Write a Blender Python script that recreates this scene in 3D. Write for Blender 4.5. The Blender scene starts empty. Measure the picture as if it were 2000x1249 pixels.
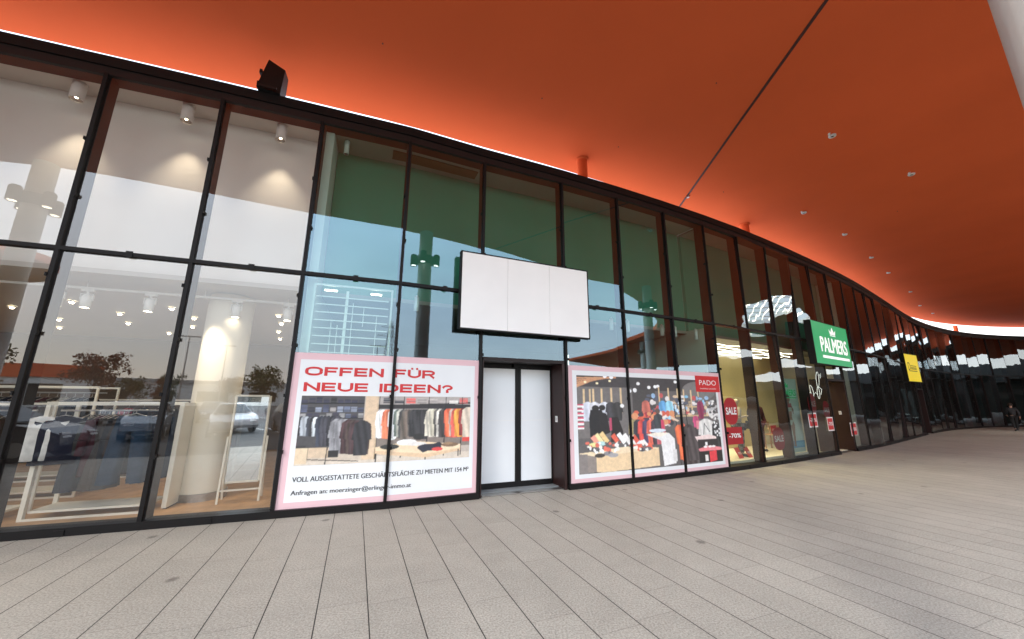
import bpy, bmesh, math, random
import numpy as np
from mathutils import Vector, Matrix
random.seed(7); rng=np.random.default_rng(7)
R_=math.radians
sc=bpy.context.scene
COL=sc.collection
HC=7.8            # canopy soffit height
# ------------------------------------------------------------------ facade line
AI=[(-6.272,4.862),(-4.847,5.353),(-3.435,5.857),(-1.993,6.379),(-.590,7.012),(1.112,7.724),(2.551,8.378),(3.964,9.064),(5.381,9.79)]
RC=[(6.78,10.55),(9.8,12.35),(14.4,15.3),(18.7,18.35),(24.8,22.7),(29.6,25.6),(34.5,27.8),(39.8,29.0),(46,29.3),(54,31.5),(61,35.5),(67,41)]
LC=[(-7.7,4.38),(-10.6,3.3),(-15,1.2),(-20,-1.8),(-28,-9),(-34,-18)]
def cr(pts,i,t):
    p0,p1,p2,p3=[np.array(pts[min(max(j,0),len(pts)-1)]) for j in (i-1,i,i+1,i+2)]
    return .5*((2*p1)+(-p0+p2)*t+(2*p0-5*p1+4*p2-p3)*t*t+(-p0+3*p1-3*p2+p3)*t**3)
def resample(pts,i0,i1,step):
    fine=[cr(pts,i,k/60) for i in range(i0,i1) for k in range(60)]+[np.array(pts[i1])]
    out=[];acc=0
    for a,b in zip(fine,fine[1:]):
        d=np.linalg.norm(b-a)
        while acc+d>=step:
            t=(step-acc)/d;a=a+(b-a)*t;out.append(a);d=np.linalg.norm(b-a);acc=0
        acc+=d
    return out
right=resample(AI[-2:]+RC,1,len(RC)+1,1.57)
left=resample([AI[1],AI[0]]+LC,1,len(LC)+1,1.51)
N=[np.array(p) for p in left[::-1]]+[np.array(p,float) for p in AI]+[np.array(p) for p in right]
I0=len(left)
S=[0.]
for a,b in zip(N,N[1:]): S.append(S[-1]+float(np.linalg.norm(b-a)))
S=[s-S[I0] for s in S]
TT=[(b-a)/np.linalg.norm(b-a) for a,b in zip(N,N[1:])]
NN=[np.array([-t[1],t[0]]) for t in TT]
MI=[]
for k in range(len(N)):
    a=NN[max(k-1,0)];b=NN[min(k,len(NN)-1)];m=a+b;m=m/np.linalg.norm(m);MI.append(m/max(.5,m@a))
def fseg(s):
    for k in range(len(N)-1):
        if s<=S[k+1]: return k
    return len(N)-2
def fmap(s,z,o=0.):
    k=fseg(s);t=(s-S[k])/(S[k+1]-S[k])
    a=N[k]+MI[k]*o;b=N[k+1]+MI[k+1]*o
    p=a+(b-a)*t
    return (float(p[0]),float(p[1]),z)
def node_s(k): return S[I0+k]
def facing(s):
    k=fseg(s);return math.atan2(TT[k][1],TT[k][0])
# ------------------------------------------------------------------ materials
MATS={}
def mat(name,color=(.5,.5,.5),rough=.5,metal=0.,spec=.5,noise=None,bump=None,emit=None,coat=0.):
    if name in MATS: return MATS[name]
    m=bpy.data.materials.new(name);m.use_nodes=True;nt=m.node_tree;b=nt.nodes['Principled BSDF']
    b.inputs['Base Color'].default_value=(*color,1);b.inputs['Roughness'].default_value=rough
    b.inputs['Metallic'].default_value=metal;b.inputs['Specular IOR Level'].default_value=spec
    b.inputs['Coat Weight'].default_value=coat
    tc=nt.nodes.new('ShaderNodeTexCoord')
    if noise:
        sc_,amt=noise
        n=nt.nodes.new('ShaderNodeTexNoise');n.inputs['Scale'].default_value=sc_;n.inputs['Detail'].default_value=5
        nt.links.new(tc.outputs['Object'],n.inputs['Vector'])
        r=nt.nodes.new('ShaderNodeMapRange');r.inputs[1].default_value=.25;r.inputs[2].default_value=.75
        r.inputs[3].default_value=1-amt;r.inputs[4].default_value=1+amt
        nt.links.new(n.outputs['Fac'],r.inputs[0])
        mx=nt.nodes.new('ShaderNodeVectorMath');mx.operation='SCALE';mx.inputs[0].default_value=color
        nt.links.new(r.outputs[0],mx.inputs['Scale']);nt.links.new(mx.outputs[0],b.inputs['Base Color'])
    if bump:
        sc_,amt=bump
        n=nt.nodes.new('ShaderNodeTexNoise');n.inputs['Scale'].default_value=sc_;n.inputs['Detail'].default_value=4
        nt.links.new(tc.outputs['Object'],n.inputs['Vector'])
        bp=nt.nodes.new('ShaderNodeBump');bp.inputs['Strength'].default_value=amt;bp.inputs['Distance'].default_value=.02
        nt.links.new(n.outputs['Fac'],bp.inputs['Height']);nt.links.new(bp.outputs[0],b.inputs['Normal'])
    if emit:
        b.inputs['Emission Color'].default_value=(*emit[0],1);b.inputs['Emission Strength'].default_value=emit[1]
    MATS[name]=m;return m
def glass(name,tint,ior=2.2,wob=.0,wscale=1.2,refl_tint=(1,1,1)):
    m=bpy.data.materials.new(name);m.use_nodes=True;nt=m.node_tree;nt.nodes.clear()
    o=nt.nodes.new('ShaderNodeOutputMaterial');mx=nt.nodes.new('ShaderNodeMixShader')
    tr=nt.nodes.new('ShaderNodeBsdfTransparent');tr.inputs[0].default_value=(*tint,1)
    gl=nt.nodes.new('ShaderNodeBsdfAnisotropic');gl.inputs['Roughness'].default_value=0.0
    gl.inputs['Color'].default_value=(*refl_tint,1)
    fr=nt.nodes.new('ShaderNodeFresnel');fr.inputs[0].default_value=ior
    if wob:
        tc=nt.nodes.new('ShaderNodeTexCoord');n=nt.nodes.new('ShaderNodeTexNoise');n.inputs['Scale'].default_value=wscale;n.inputs['Detail'].default_value=1
        bp=nt.nodes.new('ShaderNodeBump');bp.inputs['Strength'].default_value=1;bp.inputs['Distance'].default_value=wob
        nt.links.new(tc.outputs['Object'],n.inputs['Vector']);nt.links.new(n.outputs['Fac'],bp.inputs['Height']);nt.links.new(bp.outputs[0],gl.inputs['Normal'])
    # both sides of the sheet reflect as from outside: use |facing| fresnel with geometry-independent ior
    geo=nt.nodes.new('ShaderNodeNewGeometry')
    inv=nt.nodes.new('ShaderNodeMath');inv.operation='DIVIDE';inv.inputs[0].default_value=1;inv.inputs[1].default_value=ior
    sw=nt.nodes.new('ShaderNodeMix');sw.data_type='FLOAT';sw.inputs[2].default_value=ior
    nt.links.new(inv.outputs[0],sw.inputs[3]);nt.links.new(geo.outputs['Backfacing'],sw.inputs[0]);nt.links.new(sw.outputs[0],fr.inputs[0])
    nt.links.new(fr.outputs[0],mx.inputs[0]);nt.links.new(tr.outputs[0],mx.inputs[1]);nt.links.new(gl.outputs[0],mx.inputs[2]);df=nt.nodes.new('ShaderNodeBsdfDiffuse');df.inputs[0].default_value=(.55,.53,.5,1)
    tcd=nt.nodes.new('ShaderNodeTexCoord');nd_=nt.nodes.new('ShaderNodeTexNoise');nd_.inputs['Scale'].default_value=1.7;nd_.inputs['Detail'].default_value=6;nd_.inputs['Roughness'].default_value=.7
    mr=nt.nodes.new('ShaderNodeMapRange');mr.inputs[1].default_value=.42;mr.inputs[2].default_value=.75;mr.inputs[3].default_value=.0;mr.inputs[4].default_value=.025
    nt.links.new(tcd.outputs['Object'],nd_.inputs['Vector']);nt.links.new(nd_.outputs['Fac'],mr.inputs[0])
    m2=nt.nodes.new('ShaderNodeMixShader');nt.links.new(mr.outputs[0],m2.inputs[0]);nt.links.new(mx.outputs[0],m2.inputs[1]);nt.links.new(df.outputs[0],m2.inputs[2]);nt.links.new(m2.outputs[0],o.inputs[0])
    return m
G_WARM=glass('shop_glass',(.93,.93,.91),2.0,.0004,.8)
G_BLUE=glass('blue_shop_glass',(.74,.90,.84),2.4,.0004,.8,(.62,.85,1.0))
G_FAR=glass('rippled_glass',(.66,.72,.68),2.3,.0034,1.5,(.86,.95,1.0))
M_CAP=mat('black_profile',(.007,.006,.006),.5,0,.22)
M_MULL=mat('oxblood_metal',(.026,.009,.008),.45,0,.35,noise=(3,.2))
M_MULLD=mat('dark_mullion_metal',(.010,.006,.006),.5,0,.3)
M_HEAD=mat('dark_brown_metal',(.016,.009,.008),.5,0,.3,noise=(2,.2))
M_ORANGE=mat('orange_soffit',(.78,.136,.044),.85,0,.06,noise=(.35,.06))
M_SEAM=mat('dark_red_joint',(.05,.006,.004),.6)
M_WHITE=mat('white_paint',(.78,.77,.74),.6,noise=(1.2,.03))
M_WARMWHITE=mat('warm_white_plaster',(.82,.81,.77),.8,noise=(.8,.03))
M_PALE=mat('pale_ceiling',(.62,.60,.55),.8,noise=(.6,.04))
M_GREEN=mat('green_board',(.062,.265,.175),.75,noise=(.6,.10))
M_GREYCEIL=mat('grey_ceiling',(.30,.29,.25),.85,noise=(.5,.06))
M_BROWN=mat('brown_panel',(.12,.07,.035),.7)
M_WOOD=mat('oak_floor',(.42,.24,.11),.45,noise=(5,.25))
M_CREAM=mat('cream_paint',(.72,.67,.56),.6,noise=(2,.04))
M_YELLOW=mat('yellow_wall',(.62,.50,.24),.7,noise=(1.5,.08))
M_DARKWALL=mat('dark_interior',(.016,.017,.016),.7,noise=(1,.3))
M_BROWNWALL=mat('brown_wall',(.14,.105,.08),.8,noise=(1,.2))
M_GREYWALL=mat('grey_interior',(.22,.235,.24),.8,noise=(1,.1))
M_STEEL=mat('brushed_steel',(.42,.40,.38),.35,1.,noise=(30,.1))
M_COLUMN=mat('pale_concrete',(.57,.545,.495),.65,noise=(2.5,.07),bump=(30,.05))
M_ROOF=mat('pale_roof_membrane',(.84,.83,.81),.9,noise=(1,.1))
M_FASCIA=mat('canopy_edge_metal',(.45,.44,.42),.5)
M_LAMPBLACK=mat('black_lamp',(.007,.007,.007),.6,0,.3)
M_LIT=mat('lit_lamp',(.9,.85,.7),.5,emit=((1,.86,.62),14))
M_LITSOFT=mat('lit_lens',(.9,.85,.7),.5,emit=((1,.9,.72),5))
M_SIGNWHITE=mat('white_banner',(.80,.80,.79),.55,emit=((1,1,.99),.07),noise=(1.3,.04),bump=(2.5,.25))
M_SHEETWHITE=mat('white_film',(.80,.82,.83),.45,noise=(.9,.05),bump=(1.6,.25))
M_PINK=mat('pink_film',(.78,.52,.55),.45,noise=(2,.02))
M_RED=mat('red_print',(.60,.022,.025),.45,noise=(2,.04))
M_REDDARK=mat('deep_red_film',(.36,.012,.02),.4)
M_BLACKINK=mat('black_ink',(.016,.016,.018),.5)
M_PRINTWHITE=mat('white_print',(.82,.82,.80),.5)
M_GREENSIGN=mat('green_sign',(.010,.20,.075),.35,emit=((.01,.30,.10),.45))
M_WHITESIGN=mat('white_sign_letters',(.85,.85,.83),.4,emit=((1,1,1),.3))
M_YELLOWSIGN=mat('yellow_sign',(.75,.58,.01),.4,emit=((.8,.62,.01),.25))
M_MIRROR=mat('mirror',(.86,.88,.88),.02,1.)
M_SKIN=mat('skin',(.50,.27,.19),.5)
M_MANNEQ=mat('mannequin_shell',(.60,.47,.36),.35)
M_HAIR=mat('dark_hair',(.02,.013,.009),.6)
M_DARKCLOTH=mat('black_cloth',(.012,.012,.014),.9)
M_NEON=mat('neon_tube',(.9,.9,.9),.4,emit=((1,1,1),.8))
def cloth(name,c): return mat('cloth_'+name,c,.9,0,.2,noise=(9,.22),bump=(14,.5))
def vcol_mat():
    m=bpy.data.materials.new('printed_photo');m.use_nodes=True;nt=m.node_tree;b=nt.nodes['Principled BSDF']
    a=nt.nodes.new('ShaderNodeVertexColor');a.layer_name='ink';nt.links.new(a.outputs[0],b.inputs['Base Color']);b.inputs['Roughness'].default_value=.45
    return m
M_PRINT=vcol_mat()
def paving_mat():
    m=bpy.data.materials.new('granite_paving');m.use_nodes=True;nt=m.node_tree;b=nt.nodes['Principled BSDF'];L=nt.links
    def nd(t,**k):
        n=nt.nodes.new(t)
        for a,v in k.items(): setattr(n,a,v)
        return n
    def mth(op,a,b_=None,c=None):
        n=nd('ShaderNodeMath',operation=op)
        for i,v in enumerate((a,b_,c)):
            if v is None: continue
            if isinstance(v,(int,float)): n.inputs[i].default_value=v
            else: L.new(v,n.inputs[i])
        return n.outputs[0]
    geo=nd('ShaderNodeNewGeometry')
    def dot(v):
        n=nd('ShaderNodeVectorMath',operation='DOT_PRODUCT');L.new(geo.outputs['Position'],n.inputs[0]);n.inputs[1].default_value=v;return n.outputs['Value']
    u=dot((.9265,.3761,0));v=dot((-.3761,.9265,0))
    uu=mth('DIVIDE',mth('SUBTRACT',u,.233),.3825)
    row=mth('FLOOR',uu);fu=mth('FRACT',uu)
    wn=nd('ShaderNodeTexWhiteNoise',noise_dimensions='1D');L.new(row,wn.inputs['W'])
    vv=mth('ADD',mth('DIVIDE',v,1.35),mth('MULTIPLY',wn.outputs['Value'],7.3))
    cell=mth('FLOOR',vv);fv=mth('FRACT',vv)
    du=mth('MULTIPLY',mth('SUBTRACT',.5,mth('ABSOLUTE',mth('SUBTRACT',fu,.5))),.3825)
    dv=mth('MULTIPLY',mth('SUBTRACT',.5,mth('ABSOLUTE',mth('SUBTRACT',fv,.5))),1.35)
    ju=mth('LESS_THAN',du,.0044);jv=mth('MULTIPLY',mth('LESS_THAN',dv,.0026),.42)
    j=mth('MAXIMUM',ju,jv)
    cmb=nd('ShaderNodeCombineXYZ');L.new(row,cmb.inputs[0]);L.new(cell,cmb.inputs[1])
    w2=nd('ShaderNodeTexWhiteNoise',noise_dimensions='2D');L.new(cmb.outputs[0],w2.inputs['Vector'])
    tone=mth('ADD',.93,mth('MULTIPLY',w2.outputs['Value'],.075))
    tc=nd('ShaderNodeTexCoord')
    def noise(s,d,r=.6):
        n=nd('ShaderNodeTexNoise');n.inputs['Scale'].default_value=s;n.inputs['Detail'].default_value=d;n.inputs['Roughness'].default_value=r;L.new(tc.outputs['Object'],n.inputs['Vector']);return n.outputs['Fac']
    sp=noise(62,3,.85);big=noise(.55,4);mid=noise(4,4)
    def rng_(x,a,b_,c,d):
        n=nd('ShaderNodeMapRange');L.new(x,n.inputs[0]);n.inputs[1].default_value=a;n.inputs[2].default_value=b_;n.inputs[3].default_value=c;n.inputs[4].default_value=d;return n.outputs[0]
    f=mth('MULTIPLY',tone,rng_(sp,.32,.68,.58,1.42));f=mth('MULTIPLY',f,rng_(big,.3,.7,.90,1.08));f=mth('MULTIPLY',f,rng_(mid,.3,.7,.95,1.05))
    # a few round dark stains
    vor=nd('ShaderNodeTexVoronoi',voronoi_dimensions='2D');vor.inputs['Scale'].default_value=.62;L.new(tc.outputs['Object'],vor.inputs['Vector'])
    wob=noise(9,3);vd=mth('ADD',vor.outputs['Distance'],mth('MULTIPLY',mth('SUBTRACT',wob,.5),.05));sr=nd('ShaderNodeSeparateColor');L.new(vor.outputs['Color'],sr.inputs[0]);gate=mth('MULTIPLY',mth('LESS_THAN',sr.outputs[0],.45),.5);st=mth('SUBTRACT',1.0,mth('MULTIPLY',gate,rng_(vd,.018,.040,1.0,0.0)));f=mth('MULTIPLY',f,st)
    s=nd('ShaderNodeVectorMath',operation='SCALE');s.inputs[0].default_value=(.398,.374,.320);L.new(f,s.inputs['Scale'])
    mx=nd('ShaderNodeMix',data_type='RGBA');L.new(j,mx.inputs[0]);L.new(s.outputs[0],mx.inputs[6]);mx.inputs[7].default_value=(.028,.025,.022,1)
    L.new(mx.outputs[2],b.inputs['Base Color']);b.inputs['Roughness'].default_value=.62;b.inputs['Specular IOR Level'].default_value=.35
    bp=nd('ShaderNodeBump');bp.inputs['Strength'].default_value=.25;bp.inputs['Distance'].default_value=.004
    L.new(mth('SUBTRACT',sp,mth('MULTIPLY',j,1.5)),bp.inputs['Height']);L.new(bp.outputs[0],b.inputs['Normal'])
    return m
M_PAVE=paving_mat()
M_ASPH=mat('asphalt',(.042,.042,.043),.85,noise=(1.2,.25),bump=(60,.3))
M_LINE=mat('line_paint',(.7,.7,.68),.7)
# ------------------------------------------------------------------ mesh builder
class MB:
    def __init__(s): s.v=[];s.f=[];s.m=[];s.sm=[];s.mats=[]
    def mi(s,m):
        if m not in s.mats: s.mats.append(m)
        return s.mats.index(m)
    def add(s,vs,fs,m,smooth=False):
        o=len(s.v);s.v+= [tuple(p) for p in vs];i=s.mi(m)
        for f in fs: s.f.append([a+o for a in f]);s.m.append(i);s.sm.append(smooth)
        return s
    def hexa(s,p,m): # p: 4 bottom (ccw from above) + 4 top
        return s.add(p,[(3,2,1,0),(4,5,6,7),(0,1,5,4),(1,2,6,5),(2,3,7,6),(3,0,4,7)],m)
    def box(s,c,d,m,rz=0,M=None):
        x,y,z=[a/2 for a in d];ca,sa=math.cos(rz),math.sin(rz)
        pts=[(-x,-y,-z),(x,-y,-z),(x,y,-z),(-x,y,-z),(-x,-y,z),(x,-y,z),(x,y,z),(-x,y,z)]
        if M is not None: pts=[tuple(M@Vector(q)+Vector(c)) for q in pts]
        else: pts=[(c[0]+a*ca-b*sa,c[1]+a*sa+b*ca,c[2]+e) for a,b,e in pts]
        return s.hexa(pts,m)
    def fbox(s,s0,s1,z0,z1,o0,o1,m):  # box on the facade; o grows inwards
        cuts=[s0]+[q for q in S if s0+1e-4<q<s1-1e-4]+[s1]
        if len(cuts)==2:
            pts=[fmap(s0,z0,o0),fmap(s1,z0,o0),fmap(s1,z0,o1),fmap(s0,z0,o1),fmap(s0,z1,o0),fmap(s1,z1,o0),fmap(s1,z1,o1),fmap(s0,z1,o1)]
            return s.hexa(pts,m)
        v=[];f=[]
        for q in cuts: v+=[fmap(q,z0,o0),fmap(q,z0,o1),fmap(q,z1,o1),fmap(q,z1,o0)]
        n=len(cuts)
        for k in range(n-1):
            a=4*k;b=a+4
            for i in range(4): j=(i+1)%4; f.append((a+i,b+i,b+j,a+j))
        f.append((0,1,2,3));f.append((4*n-1,4*n-2,4*n-3,4*n-4))
        return s.add(v,f,m)
    def bar(s,a,b,w,m,h=None):
        a=Vector(a);b=Vector(b);d=b-a;M=d.to_track_quat('Z','Y').to_matrix()
        return s.box(tuple((a+b)/2),(w,h or w,d.length),m,M=M)
    def tube(s,a,b,r0,r1,m,n=12,cap=True,smooth=True):
        a=Vector(a);b=Vector(b);M=(b-a).to_track_quat('Z','Y').to_matrix()
        v=[];f=[]
        for p,r in ((a,r0),(b,r1)):
            for i in range(n):
                t=2*math.pi*i/n;v.append(tuple(p+M@Vector((r*math.cos(t),r*math.sin(t),0))))
        f=[(i,(i+1)%n,n+(i+1)%n,n+i) for i in range(n)]
        s.add(v,f,m,smooth)
        if cap: s.add(v,[tuple(range(n))[::-1],tuple(range(n,2*n))],m)
        return s
    def lathe(s,c,prof,m,n=20,smooth=True,caps=True):
        v=[];f=[]
        for r,z in prof:
            for i in range(n):
                t=2*math.pi*i/n;v.append((c[0]+r*math.cos(t),c[1]+r*math.sin(t),c[2]+z))
        for k in range(len(prof)-1):
            for i in range(n): f.append((k*n+i,k*n+(i+1)%n,(k+1)*n+(i+1)%n,(k+1)*n+i))
        s.add(v,f,m,smooth)
        if caps: s.add(v,[tuple(range(n))[::-1],tuple(range((len(prof)-1)*n,len(prof)*n))],m)
        return s
    def path(s,pts,r,m,n=6):
        for a,b in zip(pts,pts[1:]): s.tube(a,b,r,r,m,n)
        return s
def link(o): COL.objects.link(o);return o
def obj(name,mb,parent=None,mat_=None):
    off=parent_off(parent)
    me=bpy.data.meshes.new(name)
    me.from_pydata([(a-off[0],b-off[1],c-off[2]) for a,b,c in mb.v],[],mb.f);me.update()
    for m in mb.mats: me.materials.append(m)
    me.polygons.foreach_set('material_index',mb.m);me.polygons.foreach_set('use_smooth',mb.sm)
    bm=bmesh.new();bm.from_mesh(me);bmesh.ops.recalc_face_normals(bm,faces=bm.faces) if not getattr(mb,'keep',False) else None;bm.to_mesh(me);bm.free()
    o=link(bpy.data.objects.new(name,me))
    if parent: o.parent=parent
    return o
def parent_off(p):
    x=y=z=0.
    while p: x+=p.location.x;y+=p.location.y;z+=p.location.z;p=p.parent
    return (x,y,z)
def tag(o,label=None,cat=None,group=None,kind=None):
    if label: o['label']=label
    if cat: o['category']=cat
    if group: o['group']=group
    if kind: o['kind']=kind
    return o
def thing(name,loc,label,cat,group=None):
    o=link(bpy.data.objects.new(name,None));o.location=loc;o.empty_display_size=.2
    return tag(o,label,cat,group)
def copy_tree(o,parent=None):
    c=o.copy();link(c)
    if parent: c.parent=parent
    for ch in list(o.children): copy_tree(ch,c)
    return c
def put(o,loc,rz=0,label=None,group=None):
    o.location=loc;o.rotation_euler=(0,0,rz)
    if label: o['label']=label
    if group: o['group']=group
    return o
# ------------------------------------------------------------------ lettering
def text_mesh(txt,w,h,bold=0.):
    cu=bpy.data.curves.new('t','FONT');cu.body=txt;cu.size=1;cu.offset=bold;cu.fill_mode='FRONT';cu.resolution_u=4
    o=bpy.data.objects.new('t',cu);link(o)
    dg=bpy.context.evaluated_depsgraph_get();me=bpy.data.meshes.new_from_object(o.evaluated_get(dg))
    v=[(p.co.x,p.co.y) for p in me.vertices];f=[tuple(p.vertices) for p in me.polygons]
    bpy.data.objects.remove(o);bpy.data.curves.remove(cu);bpy.data.meshes.remove(me)
    xs=[a for a,b in v];ys=[b for a,b in v]
    x0,x1,y0,y1=min(xs),max(xs),min(ys),max(ys)
    if h is None: k=w/(x1-x0);h=k*(y1-y0)
    return [((a-x0)/(x1-x0)*w,(b-y0)/(y1-y0)*h) for a,b in v],f
def add_text(mb,txt,s,z,w,h,o,m,bold=0.,mapf=None):
    v,f=text_mesh(txt,w,h,bold);mapf=mapf or (lambda a,b:fmap(s+a,z+b,o))
    mb.add([mapf(a,b) for a,b in v],f,m);mb.keep=True
    return mb
def block_text(mb,txt,s,z,w,h,o,m,t):
    # wide grotesque capitals drawn as even strokes: (relative width, strokes)
    def arc(cx,cy,rx,ry,a0,a1,n=10): return [(cx+rx*math.cos(R_(a0+(a1-a0)*i/n)),cy+ry*math.sin(R_(a0+(a1-a0)*i/n))) for i in range(n+1)]
    el=lambda: [(.5+.5*math.copysign(abs(math.cos(q))**.8,math.cos(q)),.5+.5*math.copysign(abs(math.sin(q))**.8,math.sin(q))) for q in [2*math.pi*i/28 for i in range(29)]]
    G={'O':(1.12,[el()]),'F':(.82,[[(0,0),(0,1)],[(0,1),(1,1)],[(0,.50),(.88,.50)]]),'E':(.86,[[(0,0),(0,1)],[(0,1),(1,1)],[(0,.5),(.93,.5)],[(0,0),(1,0)]]),
       'N':(.98,[[(0,0),(0,1)],[(1,0),(1,1)],[(.02,1),(.98,0)]]),'I':(0,[[(0,0),(0,1)]]),'U':(.96,[[(0,1),(0,.40)]+arc(.5,.40,.5,.40,180,360,12)+[(1,1)]]),
       'D':(1.0,[[(0,0),(0,1)],[(0,1),(.45,1)]+arc(.45,.5,.55,.5,90,-90,14)+[(0,0)]]),'R':(.94,[[(0,0),(0,1)],[(0,1),(.66,1)]+arc(.66,.72,.34,.28,90,-90,10)+[(0,.44)],[(.60,.44),(1,0)]]),
       '?':(.78,[arc(.5,.68,.5,.32,165,-30,10)+[(.56,.42),(.5,.26)],[(.5,.02),(.5,.03)]]),' ':(.42,[])}
    G['Ü']=(G['U'][0],G['U'][1]+[[(.26,1.32),(.27,1.32)],[(.73,1.32),(.74,1.32)]])
    gap=.44;tot=sum(G[c][0]*1.18 for c in txt)+gap*(len(txt)-1);k=(w-1.5*t)/(tot)
    x=t*.75;i=0;hh=h-t
    for c in txt:
        lw=G[c][0]*1.18*k
        for st in G[c][1]:
            pts=[(x+a*lw,t/2+b*hh) for a,b in st]
            L_=[];Rr_=[]
            for j,(a,b) in enumerate(pts):
                p0=pts[max(j-1,0)];p1=pts[min(j+1,len(pts)-1)];dx,dy=p1[0]-p0[0],p1[1]-p0[1];q=math.hypot(dx,dy) or 1
                ext=t/2*(-1 if j==0 else 1 if j==len(pts)-1 else 0)
                if c=='O': ext=0
                tx=t*1.5 if abs(dy)>abs(dx) else t
                a2,b2=a+dx/q*ext,b+dy/q*ext
                L_.append((a2-dy/q*tx/2,b2+dx/q*tx/2));Rr_.append((a2+dy/q*tx/2,b2-dx/q*tx/2))
            i+=1;n=len(pts);oo=o-.00006*i
            mb.add([fmap(s+a,z+b,oo) for a,b in L_+Rr_],[(j,j+1,n+j+1,n+j) for j in range(n-1)],m)
        x+=lw+gap*k
    mb.keep=True;return mb
# ------------------------------------------------------------------ painted print
class Paint:
    def __init__(s,W,H,bg=(.5,.5,.5)):
        s.W,s.H=W,H;s.a=np.zeros((H,W,3));s.a[:]=bg
        s.X,s.Y=np.meshgrid(np.linspace(0,1,W),np.linspace(0,1,H))
    def put(s,mask,c,al=1.):
        s.a[mask]=s.a[mask]*(1-al)+np.array(c)*al
    def rect(s,x0,y0,x1,y1,c,al=1.): s.put((s.X>=x0)&(s.X<=x1)&(s.Y>=y0)&(s.Y<=y1),c,al)
    def ell(s,x,y,rx,ry,c,al=1.): s.put(((s.X-x)/rx)**2+((s.Y-y)/ry)**2<1,c,al)
    def poly(s,p,c,al=1.,fold=0,seed=0):
        m=np.zeros(s.X.shape,bool);n=len(p)
        for i in range(n):
            x0,y0=p[i];x1,y1=p[(i+1)%n]
            if y0==y1: continue
            cond=((y0>s.Y)!=(y1>s.Y))&(s.X<(x1-x0)*(s.Y-y0)/(y1-y0)+x0);m^=cond
        if fold:
            c=np.array(c);k=1+fold*np.sin(s.X[m]*(110+seed*13%60)+s.Y[m]*(9+seed%5)+seed)[:,None];s.a[m]=s.a[m]*(1-al)+c*k*al
        else: s.put(m,c,al)
    def line(s,x0,y0,x1,y1,w,c,al=1.):
        d=math.hypot(x1-x0,y1-y0) or 1;nx,ny=-(y1-y0)/d*w/2,(x1-x0)/d*w/2
        s.poly([(x0+nx,y0+ny),(x1+nx,y1+ny),(x1-nx,y1-ny),(x0-nx,y0-ny)],c,al)
    def speck(s,x0,y0,x1,y1,n,cols,r=(.005,.015),rg=random.Random(3)):
        for i in range(n): s.ell(rg.uniform(x0,x1),rg.uniform(y0,y1),rg.uniform(*r),rg.uniform(*r)*1.6,rg.choice(cols))
    def shirt(s,x,y,w,h,c,lean=0.,seed=0,fold=.35):
        s.poly([(x-.12*w,y),(x+.12*w,y),(x+.42*w,y-.1*h),(x+.52*w+lean,y-.55*h),(x+.40*w+lean,y-.57*h),(x+.36*w+lean,y-h),(x-.36*w+lean,y-h),(x-.40*w+lean,y-.57*h),(x-.52*w+lean,y-.55*h),(x-.42*w,y-.1*h)],c,1,fold,seed)
    def soft(s,amt=.5):
        b=s.a.copy()
        for ax in (0,1): b=(np.roll(b,1,ax)+b+np.roll(b,-1,ax))/3
        s.a=s.a*(1-amt)+b*amt;h,w_=s.H//5+1,s.W//5+1
        n=np.kron(rng.random((h,w_)),np.ones((5,5)))[:s.H,:s.W]
        for ax in (0,1): n=(np.roll(n,2,ax)+n+np.roll(n,-2,ax))/3
        s.a=np.clip(s.a,0,1)**.90*1.28;s.a*=(.90+.20*n)[:,:,None];s.a*=(.92+.16*rng.random((s.H,s.W,1)))
    def stack(s,x0,y0,x1,y1,nx,ny,cols,rg):
        for i in range(nx):
            for j in range(ny):
                dx=(x1-x0)/nx;dy=(y1-y0)/ny;c=np.array(rg.choice(cols));hh=rg.uniform(.5,.95)
                for q in range(4): s.rect(x0+dx*i+.06*dx,y0+dy*j+dy*hh*q/4,x0+dx*(i+.9),y0+dy*j+dy*hh*(q+.8)/4,c*rg.uniform(.6,1.3))
    def mesh(s,name,mapf,parent):
        W,H=s.W,s.H;off=parent_off(parent)
        v=[];cols=[]
        a=np.clip(s.a,0,1)
        for j in range(H):
            for i in range(W):
                p=mapf(i/(W-1),j/(H-1));v.append((p[0]-off[0],p[1]-off[1],p[2]-off[2]))
        f=[(j*W+i,j*W+i+1,(j+1)*W+i+1,(j+1)*W+i) for j in range(H-1) for i in range(W-1)]
        me=bpy.data.meshes.new(name);me.from_pydata(v,[],f);me.update()
        ca=me.color_attributes.new('ink','FLOAT_COLOR','POINT')
        ca.data.foreach_set('color',np.concatenate([a.reshape(-1,3),np.ones((W*H,1))],1).astype(np.float32).ravel())
        me.materials.append(M_PRINT);o=link(bpy.data.objects.new(name,me));o.parent=parent;return o
# ------------------------------------------------------------------ camera
cd=bpy.data.cameras.new('camera');cam=bpy.data.objects.new('camera',cd);link(cam);sc.camera=cam
cd.sensor_width=36;cd.sensor_fit='HORIZONTAL';cd.lens=730.94/2000*36;cd.clip_end=3000;cd.clip_start=.05
pit,rol=R_(12.321),R_(.2912)
fw=Vector((0,math.cos(pit),math.sin(pit)));up=Vector((0,-math.sin(pit),math.cos(pit)));rt=Vector((1,0,0))
r2=math.cos(rol)*rt+math.sin(rol)*up;u2=-math.sin(rol)*rt+math.cos(rol)*up
Mx=Matrix((r2,u2,-fw)).transposed().to_4x4();Mx.translation=(0,0,1.65);cam.matrix_world=Mx
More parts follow.
